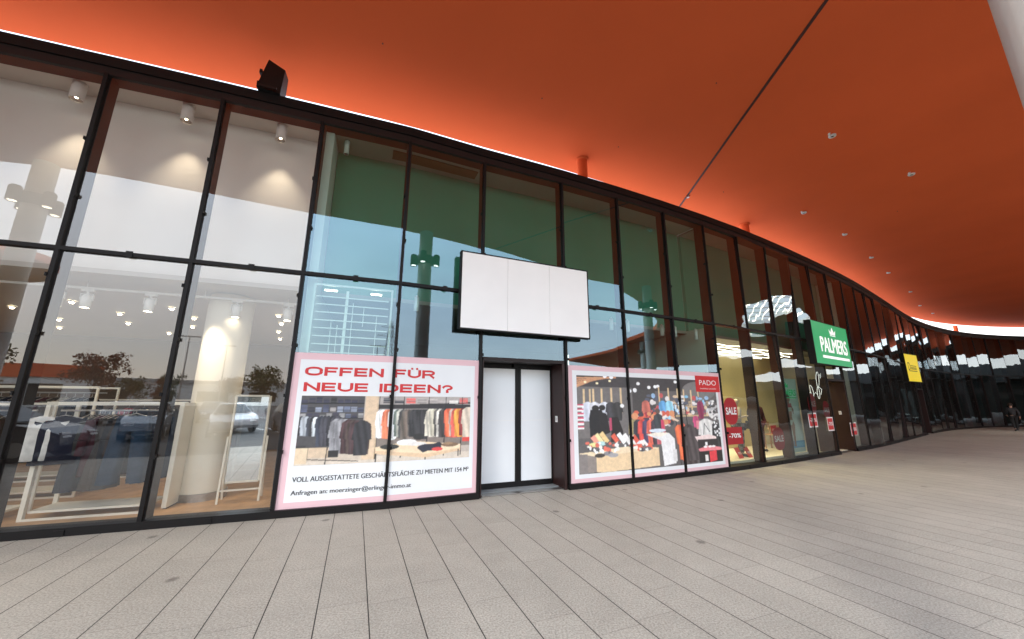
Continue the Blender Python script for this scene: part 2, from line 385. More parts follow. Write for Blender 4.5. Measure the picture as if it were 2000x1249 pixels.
# ------------------------------------------------------------------ world and sun
w=bpy.data.worlds.new('World');sc.world=w;w.use_nodes=True;nt=w.node_tree;bg=nt.nodes['Background']
SUN_EL,SUN_AZ=38,205
sky=nt.nodes.new('ShaderNodeTexSky');sky.sky_type='NISHITA';sky.sun_disc=False;sky.sun_elevation=R_(SUN_EL);sky.sun_rotation=R_(SUN_AZ)
sky.air_density=1.0;sky.dust_density=1.5;sky.ozone_density=1.2
tc=nt.nodes.new('ShaderNodeTexCoord');mp=nt.nodes.new('ShaderNodeMapping');mp.inputs['Scale'].default_value=(1,1,3.0)
nz=nt.nodes.new('ShaderNodeTexNoise');nz.inputs['Scale'].default_value=1.6;nz.inputs['Detail'].default_value=7;nz.inputs['Roughness'].default_value=.55
rp=nt.nodes.new('ShaderNodeMapRange');rp.inputs[1].default_value=.35;rp.inputs[2].default_value=.68;rp.inputs[3].default_value=.55;rp.inputs[4].default_value=.92
mx=nt.nodes.new('ShaderNodeMix');mx.data_type='RGBA';sx=nt.nodes.new('ShaderNodeSeparateXYZ');nt.links.new(tc.outputs['Generated'],sx.inputs[0])
hr=nt.nodes.new('ShaderNodeMapRange');hr.inputs[1].default_value=.0;hr.inputs[2].default_value=.45;nt.links.new(sx.outputs[2],hr.inputs[0])
cg=nt.nodes.new('ShaderNodeMix');cg.data_type='RGBA';cg.inputs[6].default_value=(14.2,13.3,12.3,1);cg.inputs[7].default_value=(13.0,15.2,18.0,1)
nt.links.new(hr.outputs[0],cg.inputs[0]);nt.links.new(cg.outputs[2],mx.inputs[7])
nt.links.new(tc.outputs['Generated'],mp.inputs[0]);nt.links.new(mp.outputs[0],nz.inputs['Vector']);nt.links.new(nz.outputs['Fac'],rp.inputs[0])
nt.links.new(rp.outputs[0],mx.inputs[0]);nt.links.new(sky.outputs[0],mx.inputs[6]);nt.links.new(mx.outputs[2],bg.inputs['Color'])
bg.inputs['Strength'].default_value=.12
sl=bpy.data.lights.new('sun','SUN');sl.energy=1.0;sl.angle=R_(14);sl.color=(1,.96,.9)
so=link(bpy.data.objects.new('sun',sl))
az=R_(SUN_AZ);dirv=Vector((math.sin(az)*math.cos(R_(SUN_EL)),math.cos(az)*math.cos(R_(SUN_EL)),math.sin(R_(SUN_EL))))
so.rotation_euler=dirv.to_track_quat('Z','Y').to_euler();so.location=(0,-20,30)
sc.view_settings.view_transform='Standard';sc.view_settings.look='None';sc.view_settings.exposure=.95;sc.view_settings.gamma=1
sc.cycles.use_denoising=True;sc.cycles.max_bounces=8;sc.cycles.transparent_max_bounces=16;sc.cycles.glossy_bounces=5;sc.cycles.diffuse_bounces=4
sc.cycles.caustics_reflective=False;sc.cycles.caustics_refractive=False;sc.cycles.sample_clamp_indirect=6
# ------------------------------------------------------------------ ground
g=MB();g.add([(-400,-400,-.012),(400,-400,-.012),(400,400,-.012),(-400,400,-.012)],[(0,1,2,3)],M_ASPH);tag(obj('ground',g),kind='structure',label='dark asphalt ground of the car park')
g=MB();g.add([(-60,-30,0),(-22,-9,0),(-10,-4.2,0),(4,-.6,0),(16,1.2,0),(27,-1,0),(40,-14,0),(48,-30,0),(70.2,-30,0),(70.2,60,0),(-60,60,0)],[tuple(range(11))],M_PAVE);tag(obj('paving',g),kind='structure',label='grey granite plank paving under the canopy')
g=MB()
for k in range(-9,16):
    x=-24+k*2.6+10;g.box((x,-13.2-.0*x,-.007),(.1,5,.004),M_LINE);g.box((x,-27,-.007),(.1,5,.004),M_LINE)
tag(obj('road_markings',g),kind='structure',label='white parking bay lines on the asphalt')
# ------------------------------------------------------------------ canopy
from mathutils.geometry import tessellate_polygon
canopy=thing('canopy',(2,2,HC),'vast orange canopy with a smooth underside sweeping over the paved walkway','canopy')
inner=[]
s=-20.
while s<S[-1]-1:
    p=fmap(s,0,1.11);inner.append((p[0],p[1]));s+=1.0
def smooth(pts,n=6):
    return [tuple(cr(pts,i,k/n)) for i in range(len(pts)-1) for k in range(n)]+[pts[-1]]
OUT=smooth([(-34,-27),(-20,-24),(-13,-18.5),(-11.2,-14.6),(-13.2,-11.6),(-16.5,-9.6),(-16.8,-7.0),(-13.5,-4.6),(-9.6,-2.68),(-8,-2.02),(-5.16,-1.31),(-2.46,-.66),(.43,.26),(2.2,.88),(4.54,1.56),(7.92,2.05),(11.1,2.73),(14.24,3.75),(19.8,3.5),(24.5,2.7),(28.1,.98),(32.3,-3.1),(36.2,-7.6),(38.9,-10.6),(44,-20)])+smooth([(60,-20),(65,-4),(67,12),(67,26),inner[-1]])[:-1]
outline=OUT+inner[::-1]
hole=[(27.2+(4.9+.35*math.sin(3*t))*math.cos(t),13.2+(2.5+.25*math.sin(5*t))*math.sin(t)) for t in [2*math.pi*k/28 for k in range(28)]]
def slab(name,outl,hol,z0,z1,m0,m1,parent):
    loops=[[Vector((a,b,0)) for a,b in outl]]+([[Vector((a,b,0)) for a,b in hol]] if hol else [])
    tri=tessellate_polygon(loops);flat=[q for l in loops for q in l]
    mb=MB();mb.keep=True
    def orient(t,upw):
        a,b,c=[flat[i] for i in t];z=(b-a).cross(c-a).z
        return t if (z>0)==upw else t[::-1]
    mb.add([(q.x,q.y,z0) for q in flat],[orient(tuple(t),False) for t in tri],m0)
    mb.add([(q.x,q.y,z1) for q in flat],[orient(tuple(t),True) for t in tri],m1)
    for l in loops:
        n=len(l);v=[(q.x,q.y,z0) for q in l]+[(q.x,q.y,z1) for q in l]
        area=sum(l[i].x*l[(i+1)%n].y-l[(i+1)%n].x*l[i].y for i in range(n))
        ccw=(area>0)==(l is loops[0])
        f=[(i,(i+1)%n,n+(i+1)%n,n+i) for i in range(n)]
        if not ccw: f=[q[::-1] for q in f]
        mb.add(v,f,m0 if l is loops[0] else m1)
    return obj(name,mb,parent)
slab('soffit',outline,hole,HC,HC+.35,M_ORANGE,M_ROOF,canopy)
jm=MB()
seam=[(5.40,11.4),(5.37,10.99),(5.3,10.03),(5.09,7.36),(4.89,4.64),(4.66,1.7)]
for a,b in zip(seam,seam[1:]): jm.bar((*a,HC-.006),(*b,HC-.006),.055,M_SEAM,.008)
jo=obj('expansion_joint',jm,canopy)
for a in ((5.33,10.35),(5.38,11.1)):
    cm=MB();cm.box((a[0]+.02,a[1],HC-.03),(.05,.09,.05),M_STEEL,rz=.2);obj('cable_clip',cm,jo)
st0=None
for (x,y) in ((1.8,8.62),(8.2,12.2),(35.9,29.7),(-14.5,2.6)):
    m=MB();m.tube((x,y,6.84),(x,y,HC-.02),.13,.13,M_ORANGE,20,False).lathe((x,y,HC-.05),[(.13,0),(.165,.02),(.165,.046)],M_ORANGE,20,caps=False)
    obj('support_stub',m,canopy)
m=MB()
for k in range(9):
    y=11.2+k*.5;hw=4.6*math.sqrt(max(.05,1-((y-13.2)/2.45)**2))
    m.bar((27.2-hw,y,HC+.2),(27.2+hw,y,HC+.2),.07,M_LITSOFT,.04)
for k in range(4):
    x=24.2+2*k;m.bar((x,11.1,HC+.27),(x,15.3,HC+.27),.08,M_FASCIA,.06)
obj('rooflight_bar',m,canopy)
# round columns along the free edge, each with a ring of lamps
def column(loc,label,r=.24,first=[None]):
    if first[0] is None:
        t=thing('canopy_column',(0,0,0),label,'column','round columns along the canopy edge')
        obj('shaft',MB().lathe((0,0,0),[(r+.03,0),(r+.03,.12),(r,.13),(r,HC-.004)],M_COLUMN,32),t)
        c=MB().lathe((0,0,6.55),[(r+.001,0),(r+.05,.0),(r+.05,.30),(r+.001,.30)],M_LAMPBLACK,28,caps=False)
        ring=obj('lamp_collar',c,t)
        for k in range(4):
            a=math.pi/4+k*math.pi/2;x,y=(r+.17)*math.cos(a),(r+.17)*math.sin(a)
            l=MB().lathe((x,y,6.50),[(.105,.02),(.12,0),(.12,.38),(.09,.42)],M_LAMPBLACK,18).lathe((x,y,6.512),[(.085,0),(.084,.004)],M_LITSOFT,16)
            obj('lamp',l,ring)
        first[0]=t
    else: t=copy_tree(first[0])
    return put(t,loc,0,label)
for i,(x,y,lb) in enumerate([(2.19,1.09,'pale round column close by at the upper right corner of the photo'),
    (-8.75,-2.15,'pale round column mirrored in the leftmost shop window above the clothes rails'),
    (14.3,5.2,'pale round column mirrored beside the second poster'),
    (24.5,4.1,'pale round column mirrored in the yellow shop window'),
    (32.6,-1.4,'pale round column beyond the bend of the canopy edge'),
    (-20.5,-7.2,'pale round column at the far left of the canopy edge')]):
    column((x,y,0),lb)
# recessed downlights in the soffit
dl=thing('soffit_downlight',(0,0,0),'x','downlight','small white downlights set in the orange soffit')
obj('trim_ring',MB().lathe((0,0,-.05),[(.045,0),(.085,.0),(.10,.02),(.10,.048)],M_WHITE,20,caps=False),dl)
obj('lens',MB().lathe((0,0,-.03),[(.046,0),(.03,.02)],M_LAMPBLACK,16),dl)
obj('bracket',MB().box((-.17,.03,-.015),(.10,.05,.028),M_WHITE,rz=.4),dl)
DL=[(7.51,7.67,'nearest white downlight, right of the long dark soffit joint'),(9.63,11.32,'white downlight second from the joint, above the green shop windows'),(12.4,12.95,'third white downlight of the curving row'),(15.51,15.2,'fourth white downlight of the curving row'),
 (18.14,17.13,'fifth white downlight of the curving row'),(22.45,20.25,'sixth white downlight of the curving row'),(26.23,23.29,'seventh white downlight of the curving row'),(29.34,25.37,'eighth white downlight, near the bright gap'),(10.94,9.17,'single white downlight away from the row, in the dark red area')]
for i,(x,y,lb) in enumerate(DL): o_=put(dl if i==0 else copy_tree(dl),(x,y,HC),.6,lb);o_.scale=(.75,)*3
sh=thing('sprinkler_head',(0,0,0),'tiny dark sprinkler head in the orange soffit','sprinkler','sprinkler heads in the orange soffit')
obj('nozzle',MB().lathe((0,0,-.03),[(.0,0),(.022,.0),(.012,.012),(.012,.028)],M_SEAM,10,caps=False),sh)
for i,(x,y) in enumerate([(-5.6,4.0),(-2.3,5.4),(.6,6.6),(2.6,8.1),(4.0,6.2),(6.3,10.1),(12.6,11.2)]): put(sh if i==0 else copy_tree(sh),(x,y,HC)).scale=(.6,)*3
# ------------------------------------------------------------------ shopping centre
mall=thing('shopping_centre',(-.6,7.0,0),'curved glass shopfront building with dark mullions under the orange canopy','building')
Z_T,Z_G,Z_H=3.69,6.54,6.852
K0,K1=-10,len(N)-1-I0-1
DOORS={4:'closed',12:'open',21:'open'}
def prt(name,mb,label=None,parent=mall): 
    o=obj(name,mb,parent)
    if label: o['label']=label
    return o
# mullions
rk=random.Random(5)
for k in range(K0,K1+1):
    s_=node_s(k);m=MB();z0=0.0
    a=fmap(s_,0,0);mi=MI[I0+k];t=np.array([mi[1],-mi[0]]);t=t/np.linalg.norm(t);mn=mi/np.linalg.norm(mi);rz=math.atan2(t[1],t[0])
    def bx(o0,o1,wd,za,zb,mm):
        c=(a[0]+mn[0]*(o0+o1)/2,a[1]+mn[1]*(o0+o1)/2,(za+zb)/2);m.box(c,(wd,o1-o0,zb-za),mm,rz=rz)
    pr=.045 if k<8 else .026
    bx(-pr,-.003,.05 if k<8 else .042,.10,Z_G+.02,M_CAP)
    deep=.20 if k<8 else .26
    bx(.006,deep,.085,.0,Z_G+.02,M_MULL if k>6 else M_MULLD)
    for zz in (.06,.9,1.72,2.5,3.3,4.5,5.4) if k<9 else ():
        for sd in (-1,1):
            if (zz in(.9,2.5,4.5))==(sd>0):
                c=(a[0]+t[0]*sd*.034-mn[0]*.04,a[1]+t[1]*sd*.034-mn[1]*.04,zz);m.box(c,(.022,.04,.05),M_CAP,rz=rz)
    prt('mullion',m)
# panes, one per bay and storey
for k in range(K0,K1):
    s0,s1=node_s(k),node_s(k+1)
    gm=G_WARM if k<2 else (G_BLUE if k<8 else G_FAR)
    a0,a1=s0+.02,s1-.02
    def pane(name,za,zb):
        c=Vector(fmap((s0+s1)/2,(za+zb)/2,0));t=TT[I0+k]
        amp=0. if k<0 else (.0015 if k<8 else .017)
        ty,tz=rk.gauss(0,amp),rk.gauss(0,amp)
        M=Matrix.Rotation(tz,3,'Z')@Matrix.Rotation(ty,3,Vector((t[0],t[1],0)))
        v=[fmap(a0,za,0),fmap(a1,za,0),fmap(a1,zb,0),fmap(a0,zb,0)]
        v=[tuple(M@(Vector(q)-c)+c) for q in v]
        mb=MB();mb.keep=True;mb.add(v,[(0,1,2,3)],gm);prt(name,mb)
    if k in DOORS: pane('window_pane',2.465,Z_T)
    else: pane('window_pane',.05,Z_T)
    pane('clerestory_pane',Z_T,Z_G+.02)
# transom, sill, head
sA,sB=node_s(K0),node_s(K1)
m=MB().fbox(sA,sB,Z_T-.028,Z_T+.028,-.05,-.002,M_CAP).fbox(sA,sB,Z_T-.03,Z_T+.03,.006,.06,M_HEAD)
prt('transom',m)
m=MB()
for k in range(K0,K1):
    for q in (.52,): 
        s_=node_s(k)*(1-q)+node_s(k+1)*q;m.fbox(s_-.04,s_+.04,Z_T-.045,Z_T+.045,-.062,-.052,M_CAP)
prt('transom_clip',m)
m=MB();prev=sA
for k in sorted(DOORS): m.fbox(prev,node_s(k)+.02,.0,.10,-.07,.20,M_CAP);prev=node_s(k+1)-.02
m.fbox(prev,sB,.0,.10,-.07,.20,M_CAP)
for k in range(K0,K1):
    if k in DOORS: continue
    s_=(node_s(k)+node_s(k+1))/2;m.fbox(s_-.05,s_+.05,.012,.075,-.082,-.072,M_CAP)
prt('sill',m)
m=MB().fbox(sA,sB,6.68,Z_H,-.06,.30,M_CAP).fbox(sA,sB,Z_G,6.678,-.03,.24,M_HEAD)
prt('head_fascia',m)
m=MB();m.fbox(sA,sB,6.62,6.70,.302,16,M_ROOF);prt('roof',m)
# inside: ceilings, walls, floors shop by shop
def shell(s0,s1,up_m,ceil_m,low_m,back,back_m,floor_m,up_off=.62,zc=3.62):
    prt('bulkhead_wall',MB().fbox(s0,s1,zc+.0,6.55,up_off,up_off+.10,up_m))
    prt('clerestory_ceiling',MB().fbox(s0,s1,6.552,6.60,.25,up_off+.10,ceil_m))
    prt('shop_ceiling',MB().fbox(s0,s1,zc-.08,zc-.003,up_off-.02,back,low_m))
    prt('back_wall',MB().fbox(s0,s1,.0,zc-.083,back-.05,back+.1,back_m))
    prt('shop_floor',MB().fbox(s0,s1,.006,.03,.205,back-.052,floor_m))
def part_wall(s_,m,w=.12,o0=.22,o1=9,z1=6.54): prt('party_wall',MB().fbox(s_-w/2,s_+w/2,.03,z1,o0,o1,m))
S2=node_s(2);S8=node_s(8);S13=node_s(13)
shell(sA,S2-.05,M_WARMWHITE,M_PALE,M_PALE,8.5,M_BROWNWALL,M_WOOD)
shell(S2+.19,S8-.07,M_GREEN,M_GREYCEIL,M_GREYCEIL,6.5,M_GREYWALL,M_GREYWALL,.80)
shell(S8+.07,S13+1.5,M_GREEN,M_GREYCEIL,M_GREYCEIL,2.6,M_YELLOW,M_CREAM,.80)
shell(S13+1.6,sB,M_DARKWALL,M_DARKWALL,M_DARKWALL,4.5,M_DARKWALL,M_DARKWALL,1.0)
part_wall(S2+.07,M_WARMWHITE,.22,.21,8.4)
part_wall(S8,M_CREAM,.12,.27,6.4,3.615)
part_wall(S13+1.55,M_CREAM,.09,.27,4.4)
prt('ceiling_slot',MB().fbox(4.25,6.05,6.530,6.549,.34,.62,M_BROWN))
# door openings
def doorway(k,leafs):
    s0,s1=node_s(k),node_s(k+1)
    prt('door_lintel',MB().fbox(s0+.05,s1-.05,2.40,2.465,-.03,.52,M_HEAD),)
    prt('door_jamb',MB().fbox(s1-.10,s1-.045,.0,2.398,-.02,.52,M_MULL));prt('door_jamb',MB().fbox(s0+.045,s0+.062,.0,2.398,-.02,.52,M_MULL))
    prt('threshold',MB().fbox(s0+.10,s1-.10,.004,.016,.02,.42,M_STEEL))
    prt('keypad',MB().fbox(s1-.118,s1-.101,1.24,1.36,.20,.27,M_PRINTWHITE).fbox(s1-.121,s1-.1185,1.27,1.33,.22,.25,M_STEEL))
    if not leafs: return
    mid=s0+.60*(s1-s0)-.13
    for a,b in ((s0+.063,mid-.002),(mid+.002,s1-.101)):
        l=MB();o0,o1=.44,.50
        l.fbox(a,b,.02,.13,o0,o1,M_CAP).fbox(a,b,2.30,2.398,o0,o1,M_CAP)
        inn=(a if b<mid else b)
        if b<mid: l.fbox(b-.06,b,.13,2.30,o0,o1,M_CAP).fbox(a,a+.02,.13,2.30,o0,o1,M_CAP)
        else: l.fbox(a,a+.06,.13,2.30,o0,o1,M_CAP).fbox(b-.02,b,.13,2.30,o0,o1,M_CAP)
        leaf=prt('sliding_door',l)
        x0,x1=(a+.02,b-.06) if b<mid else (a+.06,b-.02)
        prt('white_film',MB().fbox(x0,x1,.13,1.272,.462,.475,M_SHEETWHITE).fbox(x0,x1,1.276,2.30,.462,.475,M_SHEETWHITE).fbox(x0,x1,1.268,1.280,.4600,.4615,M_PRINTWHITE),None,leaf)
    sen=prt('door_sensor',MB().fbox(mid-.13,mid+.16,2.33,2.41,.36,.438,M_LAMPBLACK))
doorway(4,True);doorway(12,False);doorway(21,False)
# ------------------------------------------------------------------ window posters
def film(mb,s0,s1,z0,z1,o,m,th=.0018): mb.fbox(s0,s1,z0,z1,o-th,o,m);return mb
p1=thing('window_poster',fmap(4.5,.08,-.01),'pink bordered letting poster with red headline left of the white doors','poster','large pink bordered posters on the shop glass')
obj('border_film',film(MB(),3.035,6.05,.10,2.388,-.006,M_PINK),p1)
obj('white_panel',film(MB(),3.13,5.975,.185,2.282,-.0085,M_SHEETWHITE),p1)
mb=MB()
block_text(mb,'OFFEN FÜR',3.205,2.030,2.03,.140,-.0135,M_RED,.032)
block_text(mb,'NEUE IDEEN?',3.212,1.785,2.355,.140,-.0135,M_RED,.032)
obj('headline',mb,p1)
mb=MB()
for q in range(2):
    add_text(mb,'VOLL AUSGESTATTETE GESCHÄF TSFLÄCHE ZU MIETEN MIT 154 M²',3.21+.004*q,.462,2.69,.086,-.0135-.00005*q,M_BLACKINK)
    add_text(mb,'Anfragen an: moerzinger@erlinger-immo.at',3.21+.004*q,.262,1.72,.086,-.0135-.00005*q,M_BLACKINK)
obj('lettering',mb,p1)
# print 1: clothes shop
P=Paint(420,160,(.40,.34,.29)); rr=random.Random(11)
P.rect(0,0,1,.10,(.52,.45,.37));P.rect(0,.10,.34,1,(.05,.048,.05));P.rect(.42,.2,1,.88,(.17,.14,.12));P.rect(0,.05,.4,.22,(.45,.38,.30))
P.rect(.42,.62,1,1,(.32,.29,.27))
for k in range(4): P.rect(0,.88-.11*k,.34,.895-.11*k,(.012,.012,.013))
P.stack(0,.76,.34,.88,9,1,[(.10,.12,.18),(.02,.02,.03),(.22,.25,.32),(.06,.07,.12),(.30,.28,.27)],rr);P.stack(0,.895,.34,.99,9,1,[(.03,.03,.05),(.12,.15,.22),(.02,.02,.02)],rr);P.stack(0,.67,.34,.76,10,1,[(.03,.03,.05),(.10,.12,.18),(.3,.3,.3)],rr)
P.rect(.345,.05,.418,1,(.62,.47,.32))
for k in range(10): P.rect(.348+.0072*k,.04,.3505+.0072*k,1,(.40,.28,.17))
P.rect(.42,.80,1,.87,(.022,.02,.022));P.line(.42,.84,1,.90,.03,(.02,.02,.02))
P.stack(.44,.89,.99,.99,8,1,[(.75,.74,.72),(.55,.1,.09),(.05,.05,.06),(.35,.32,.30),(.7,.67,.62)],rr)
for x in (.42,.565,.72,.83,.94): P.line(x,.05,x+.004,1,.006,(.015,.015,.016))
# left back row of garments
for i in range(10):
    c=rr.choice([(.03,.03,.035),(.05,.055,.07),(.30,.33,.36),(.10,.32,.44),(.55,.60,.62),(.02,.02,.022)]);P.shirt(.01+.015*i,.70-.003*i,.035,.28,c,0,i)
for i in range(6): P.shirt(.115+.018*i,.70,.05,.44,rr.choice([(.02,.02,.024),(.04,.04,.05),(.03,.035,.05)]),0,i)
P.rect(.06,.10,.17,.24,(.50,.38,.26));P.line(.06,.25,.06,.07,.006,(.01,.01,.01));P.line(.06,.08,.33,.03,.012,(.012,.012,.012))
for i in range(11):
    g=.16+.10*rr.random();P.shirt(.20+.015*i,.66-.004*i,.085,.50,(g,g*1.0,g*1.06) if i<4 else ((.05,.035,.03) if i%3==0 else (.030+.03*rr.random(),.028,.030)),0,i*3)
P.shirt(.335,.63,.10,.52,(.025,.025,.028),0,4,.3);P.rect(.165,.10,.22,.20,(.02,.02,.02));P.line(.16,.24,.155,.0,.006,(.01,.01,.01))
P.rect(0,.02,.06,.24,(.58,.45,.30));P.rect(0,.24,.05,.28,(.03,.03,.03))
# right row
seq=[(.75,.74,.72)]*2+[(.62,.16,.08)]*2+[(.70,.70,.68)]*2+[(.10,.13,.11),(.42,.42,.36),(.05,.05,.05),(.10,.085,.07),(.13,.10,.08),(.06,.055,.05)]+[(.028,.028,.03)]*6+[(.50,.47,.38)]*2+[(.42,.39,.30),(.08,.075,.07),(.60,.57,.50),(.05,.045,.045),(.03,.03,.03),(.62,.10,.05),(.70,.13,.06),(.42,.32,.26),(.55,.08,.06),(.80,.33,.06),(.72,.24,.04),(.20,.03,.03)]
for i,c in enumerate(seq): P.shirt(.435+.0165*i,.79+.0005*i,.055,.42+.06*rr.random(),c,rr.uniform(-.006,.006),i*2)
P.shirt(.985,.83,.09,.5,(.55,.46,.36),0,2,.25);P.rect(.95,.26,1,.33,(.55,.05,.04))
# table
P.poly([(.42,.22),(.62,.30),(.94,.22),(.94,.16),(.72,.08),(.42,.16)],(.68,.52,.34));P.poly([(.42,.17),(.72,.09),(.94,.16),(.94,.12),(.72,.03),(.42,.12)],(.58,.41,.25))
P.line(.425,.13,.425,.0,.007,(.01,.01,.01));P.line(.715,.04,.715,.0,.007,(.01,.01,.01));P.line(.925,.14,.925,.03,.007,(.01,.01,.01))
P.ell(.50,.22,.055,.04,(.03,.032,.03));P.ell(.60,.28,.06,.045,(.74,.73,.71));P.ell(.66,.25,.06,.03,(.60,.58,.55));P.ell(.74,.19,.075,.055,(.022,.024,.035),1);P.poly([(.67,.17),(.80,.27),(.83,.22),(.70,.11)],(.02,.022,.032));P.ell(.79,.155,.035,.03,(.55,.05,.05));P.ell(.87,.22,.055,.035,(.16,.10,.06));P.ell(.86,.24,.03,.02,(.25,.16,.09));P.ell(.67,.36,.035,.05,(.02,.02,.02))
P.soft(.7)
P.mesh('photo_print',lambda u,v:fmap(3.205+u*2.70,.69+v*1.03,-.0118),p1)
# poster 2
p2=thing('window_poster',fmap(10.3,.06,-.01),'pink bordered picture poster with red logo square right of the white doors','poster','large pink bordered posters on the shop glass')
sP0,sP1=7.955,12.63
obj('border_film',film(MB(),sP0,sP1,.06,2.385,-.006,M_PINK),p2)
obj('white_panel',film(MB(),8.065,12.525,.17,2.285,-.0085,M_SHEETWHITE),p2)
P=Paint(520,240,(.085,.08,.078)); rr=random.Random(21)
P.rect(0,.62,1,1,(.040,.037,.038));P.rect(0,.35,.34,.88,(.125,.115,.11));P.rect(.45,.40,1,.85,(.10,.09,.086));P.ell(.85,.86,.14,.12,(.15,.145,.14));P.rect(.34,.45,.50,.86,(.05,.047,.045))
for k in range(5): P.line(-.02,.97-.026*k,.24-.03*k,.99-.004*k,.016,(.50,.24,.12))
for x,y in ((.05,.93),(.12,.92),(.20,.95)): P.ell(x,y,.008,.012,(.95,.75,.45))
for x,y in ((.17,1.0),(.21,.99),(.385,.93),(.46,.89),(.505,.90),(.525,.905),(.325,.845),(.36,.85),(.66,.965),(.36,.86)): P.ell(x,y,.012,.018,(.95,.94,.92))
for x in (.04,.075,.095,.145,.205,.265,.53,.60,.67,.72,.78,.84): P.line(x,.60,x,.90-.1*abs(x-.5),.011,(.58,.43,.24))
for i,x in enumerate((.06,.10,.16,.20,.24)): P.shirt(x,.72,.07,.2,[(.55,.58,.66),(.62,.63,.68),(.60,.62,.68),(.04,.04,.045),(.03,.03,.03)][i],0,i,.2)
P.ell(.27,.68,.012,.02,(.8,.8,.78))
P.rect(.42,.55,1,.57,(.45,.33,.18));P.rect(.72,.66,.82,.675,(.50,.37,.2));P.rect(.72,.58,.82,.59,(.50,.37,.2))
P.stack(.42,.58,.96,.66,16,1,[(.25,.40,.58),(.55,.56,.60),(.45,.08,.08),(.08,.09,.12),(.50,.40,.30)],rr);P.stack(.60,.68,.96,.76,12,1,[(.20,.36,.52),(.6,.6,.62),(.08,.09,.12),(.4,.3,.2)],rr);P.speck(.42,.57,.95,.80,60,[(.25,.40,.58),(.55,.66,.75),(.65,.62,.60),(.45,.08,.08),(.08,.09,.12),(.60,.45,.30),(.20,.45,.65)],(.008,.02))
for x,c in ((.55,(.10,.30,.55)),(.60,(.25,.55,.70)),(.43,(.45,.12,.09)),(.85,(.20,.03,.07))): P.shirt(x,.74,.06,.22,c,0,int(x*90),.2)
P.speck(.34,.42,.62,.60,90,[(.55,.10,.06),(.45,.40,.38),(.04,.04,.05),(.60,.25,.12),(.30,.03,.05),(.65,.6,.55)],(.010,.024))
for k in range(6):
    P.rect(.0,.44+.045*k,.035,.458+.045*k,(.75,.72,.70));P.rect(0,.458+.045*k,.035,.472+.045*k,(.55,.06,.12))
for i,x in enumerate((.34,.37,.40,.43,.46,.49,.52)): P.shirt(x,.53,.075,.28,[(.35,.27,.12),(.04,.04,.05),(.55,.06,.05),(.06,.05,.10),(.62,.12,.08),(.05,.04,.05),(.50,.10,.12)][i],0,i,.25)
# dark figures seen from behind in the print
P.ell(.105,.655,.022,.032,(.015,.014,.014));P.poly([(.075,.64),(.14,.64),(.165,.55),(.16,.36),(.07,.34),(.065,.55)],(.012,.012,.013))
P.ell(.145,.66,.02,.03,(.015,.014,.014));P.poly([(.12,.62),(.17,.60),(.19,.40),(.13,.36)],(.014,.013,.014))
P.poly([(.20,.56),(.24,.56),(.27,.40),(.25,.30),(.19,.30),(.195,.45)],(.016,.013,.013));P.rect(.185,.42,.20,.55,(.40,.05,.10));P.ell(.51,.62,.018,.03,(.10,.06,.05));P.shirt(.51,.59,.07,.22,(.04,.045,.05),0,3,.2);P.rect(.528,.40,.548,.52,(.50,.05,.10))
# shoe table and plinth
P.poly([(.0,.20),(.28,.245),(.50,.215),(.50,.20),(.14,.145),(.0,.185)],(.70,.55,.36));P.poly([(.10,.16),(.50,.205),(.50,.02),(.14,.0),(.10,.01)],(.63,.46,.27));P.poly([(0,.2),(.10,.16),(.10,.01),(0,.0)],(.20,.17,.15))
P.rect(.0,.0,.05,.19,(.17,.15,.14))
for x,y,c in ((.10,.37,(.75,.62,.30)),(.13,.385,(.70,.50,.22)),(.08,.35,(.72,.28,.20)),(.20,.36,(.62,.10,.06)),(.235,.37,(.74,.73,.70)),(.27,.36,(.72,.70,.67)),(.31,.35,(.70,.66,.60)),(.33,.34,(.58,.08,.05)),(.39,.285,(.74,.72,.70)),(.36,.275,(.60,.62,.66))): P.poly([(x-.01,y),(x+.012,y+.03),(x+.05,y-.07),(x+.03,y-.10)],c)
P.poly([(.30,.26),(.45,.27),(.46,.20),(.34,.215)],(.62,.10,.06))
for x,y,c in ((.08,.245,(.03,.03,.035)),(.10,.225,(.06,.06,.06)),(.17,.185,(.20,.20,.21)),(.20,.165,(.30,.29,.30)),(.12,.17,(.04,.035,.03)),(.385,.205,(.05,.05,.06)),(.42,.21,(.10,.10,.11)),(.09,.28,(.65,.6,.25)),(.13,.29,(.35,.55,.55))): P.ell(x,y,.03,.022,c)
P.speck(.05,.2,.42,.30,46,[(.72,.68,.6),(.1,.09,.09),(.6,.12,.08),(.75,.74,.72)],(.006,.014))
P.poly([(.42,.36),(.50,.385),(.58,.37),(.62,.30),(.62,.03),(.53,.01),(.52,.29)],(.66,.66,.65));P.poly([(.42,.36),(.50,.385),(.58,.37),(.52,.33)],(.72,.66,.56));P.rect(.60,.05,.63,.18,(.55,.54,.53))
P.ell(.50,.40,.06,.02,(.55,.62,.70))
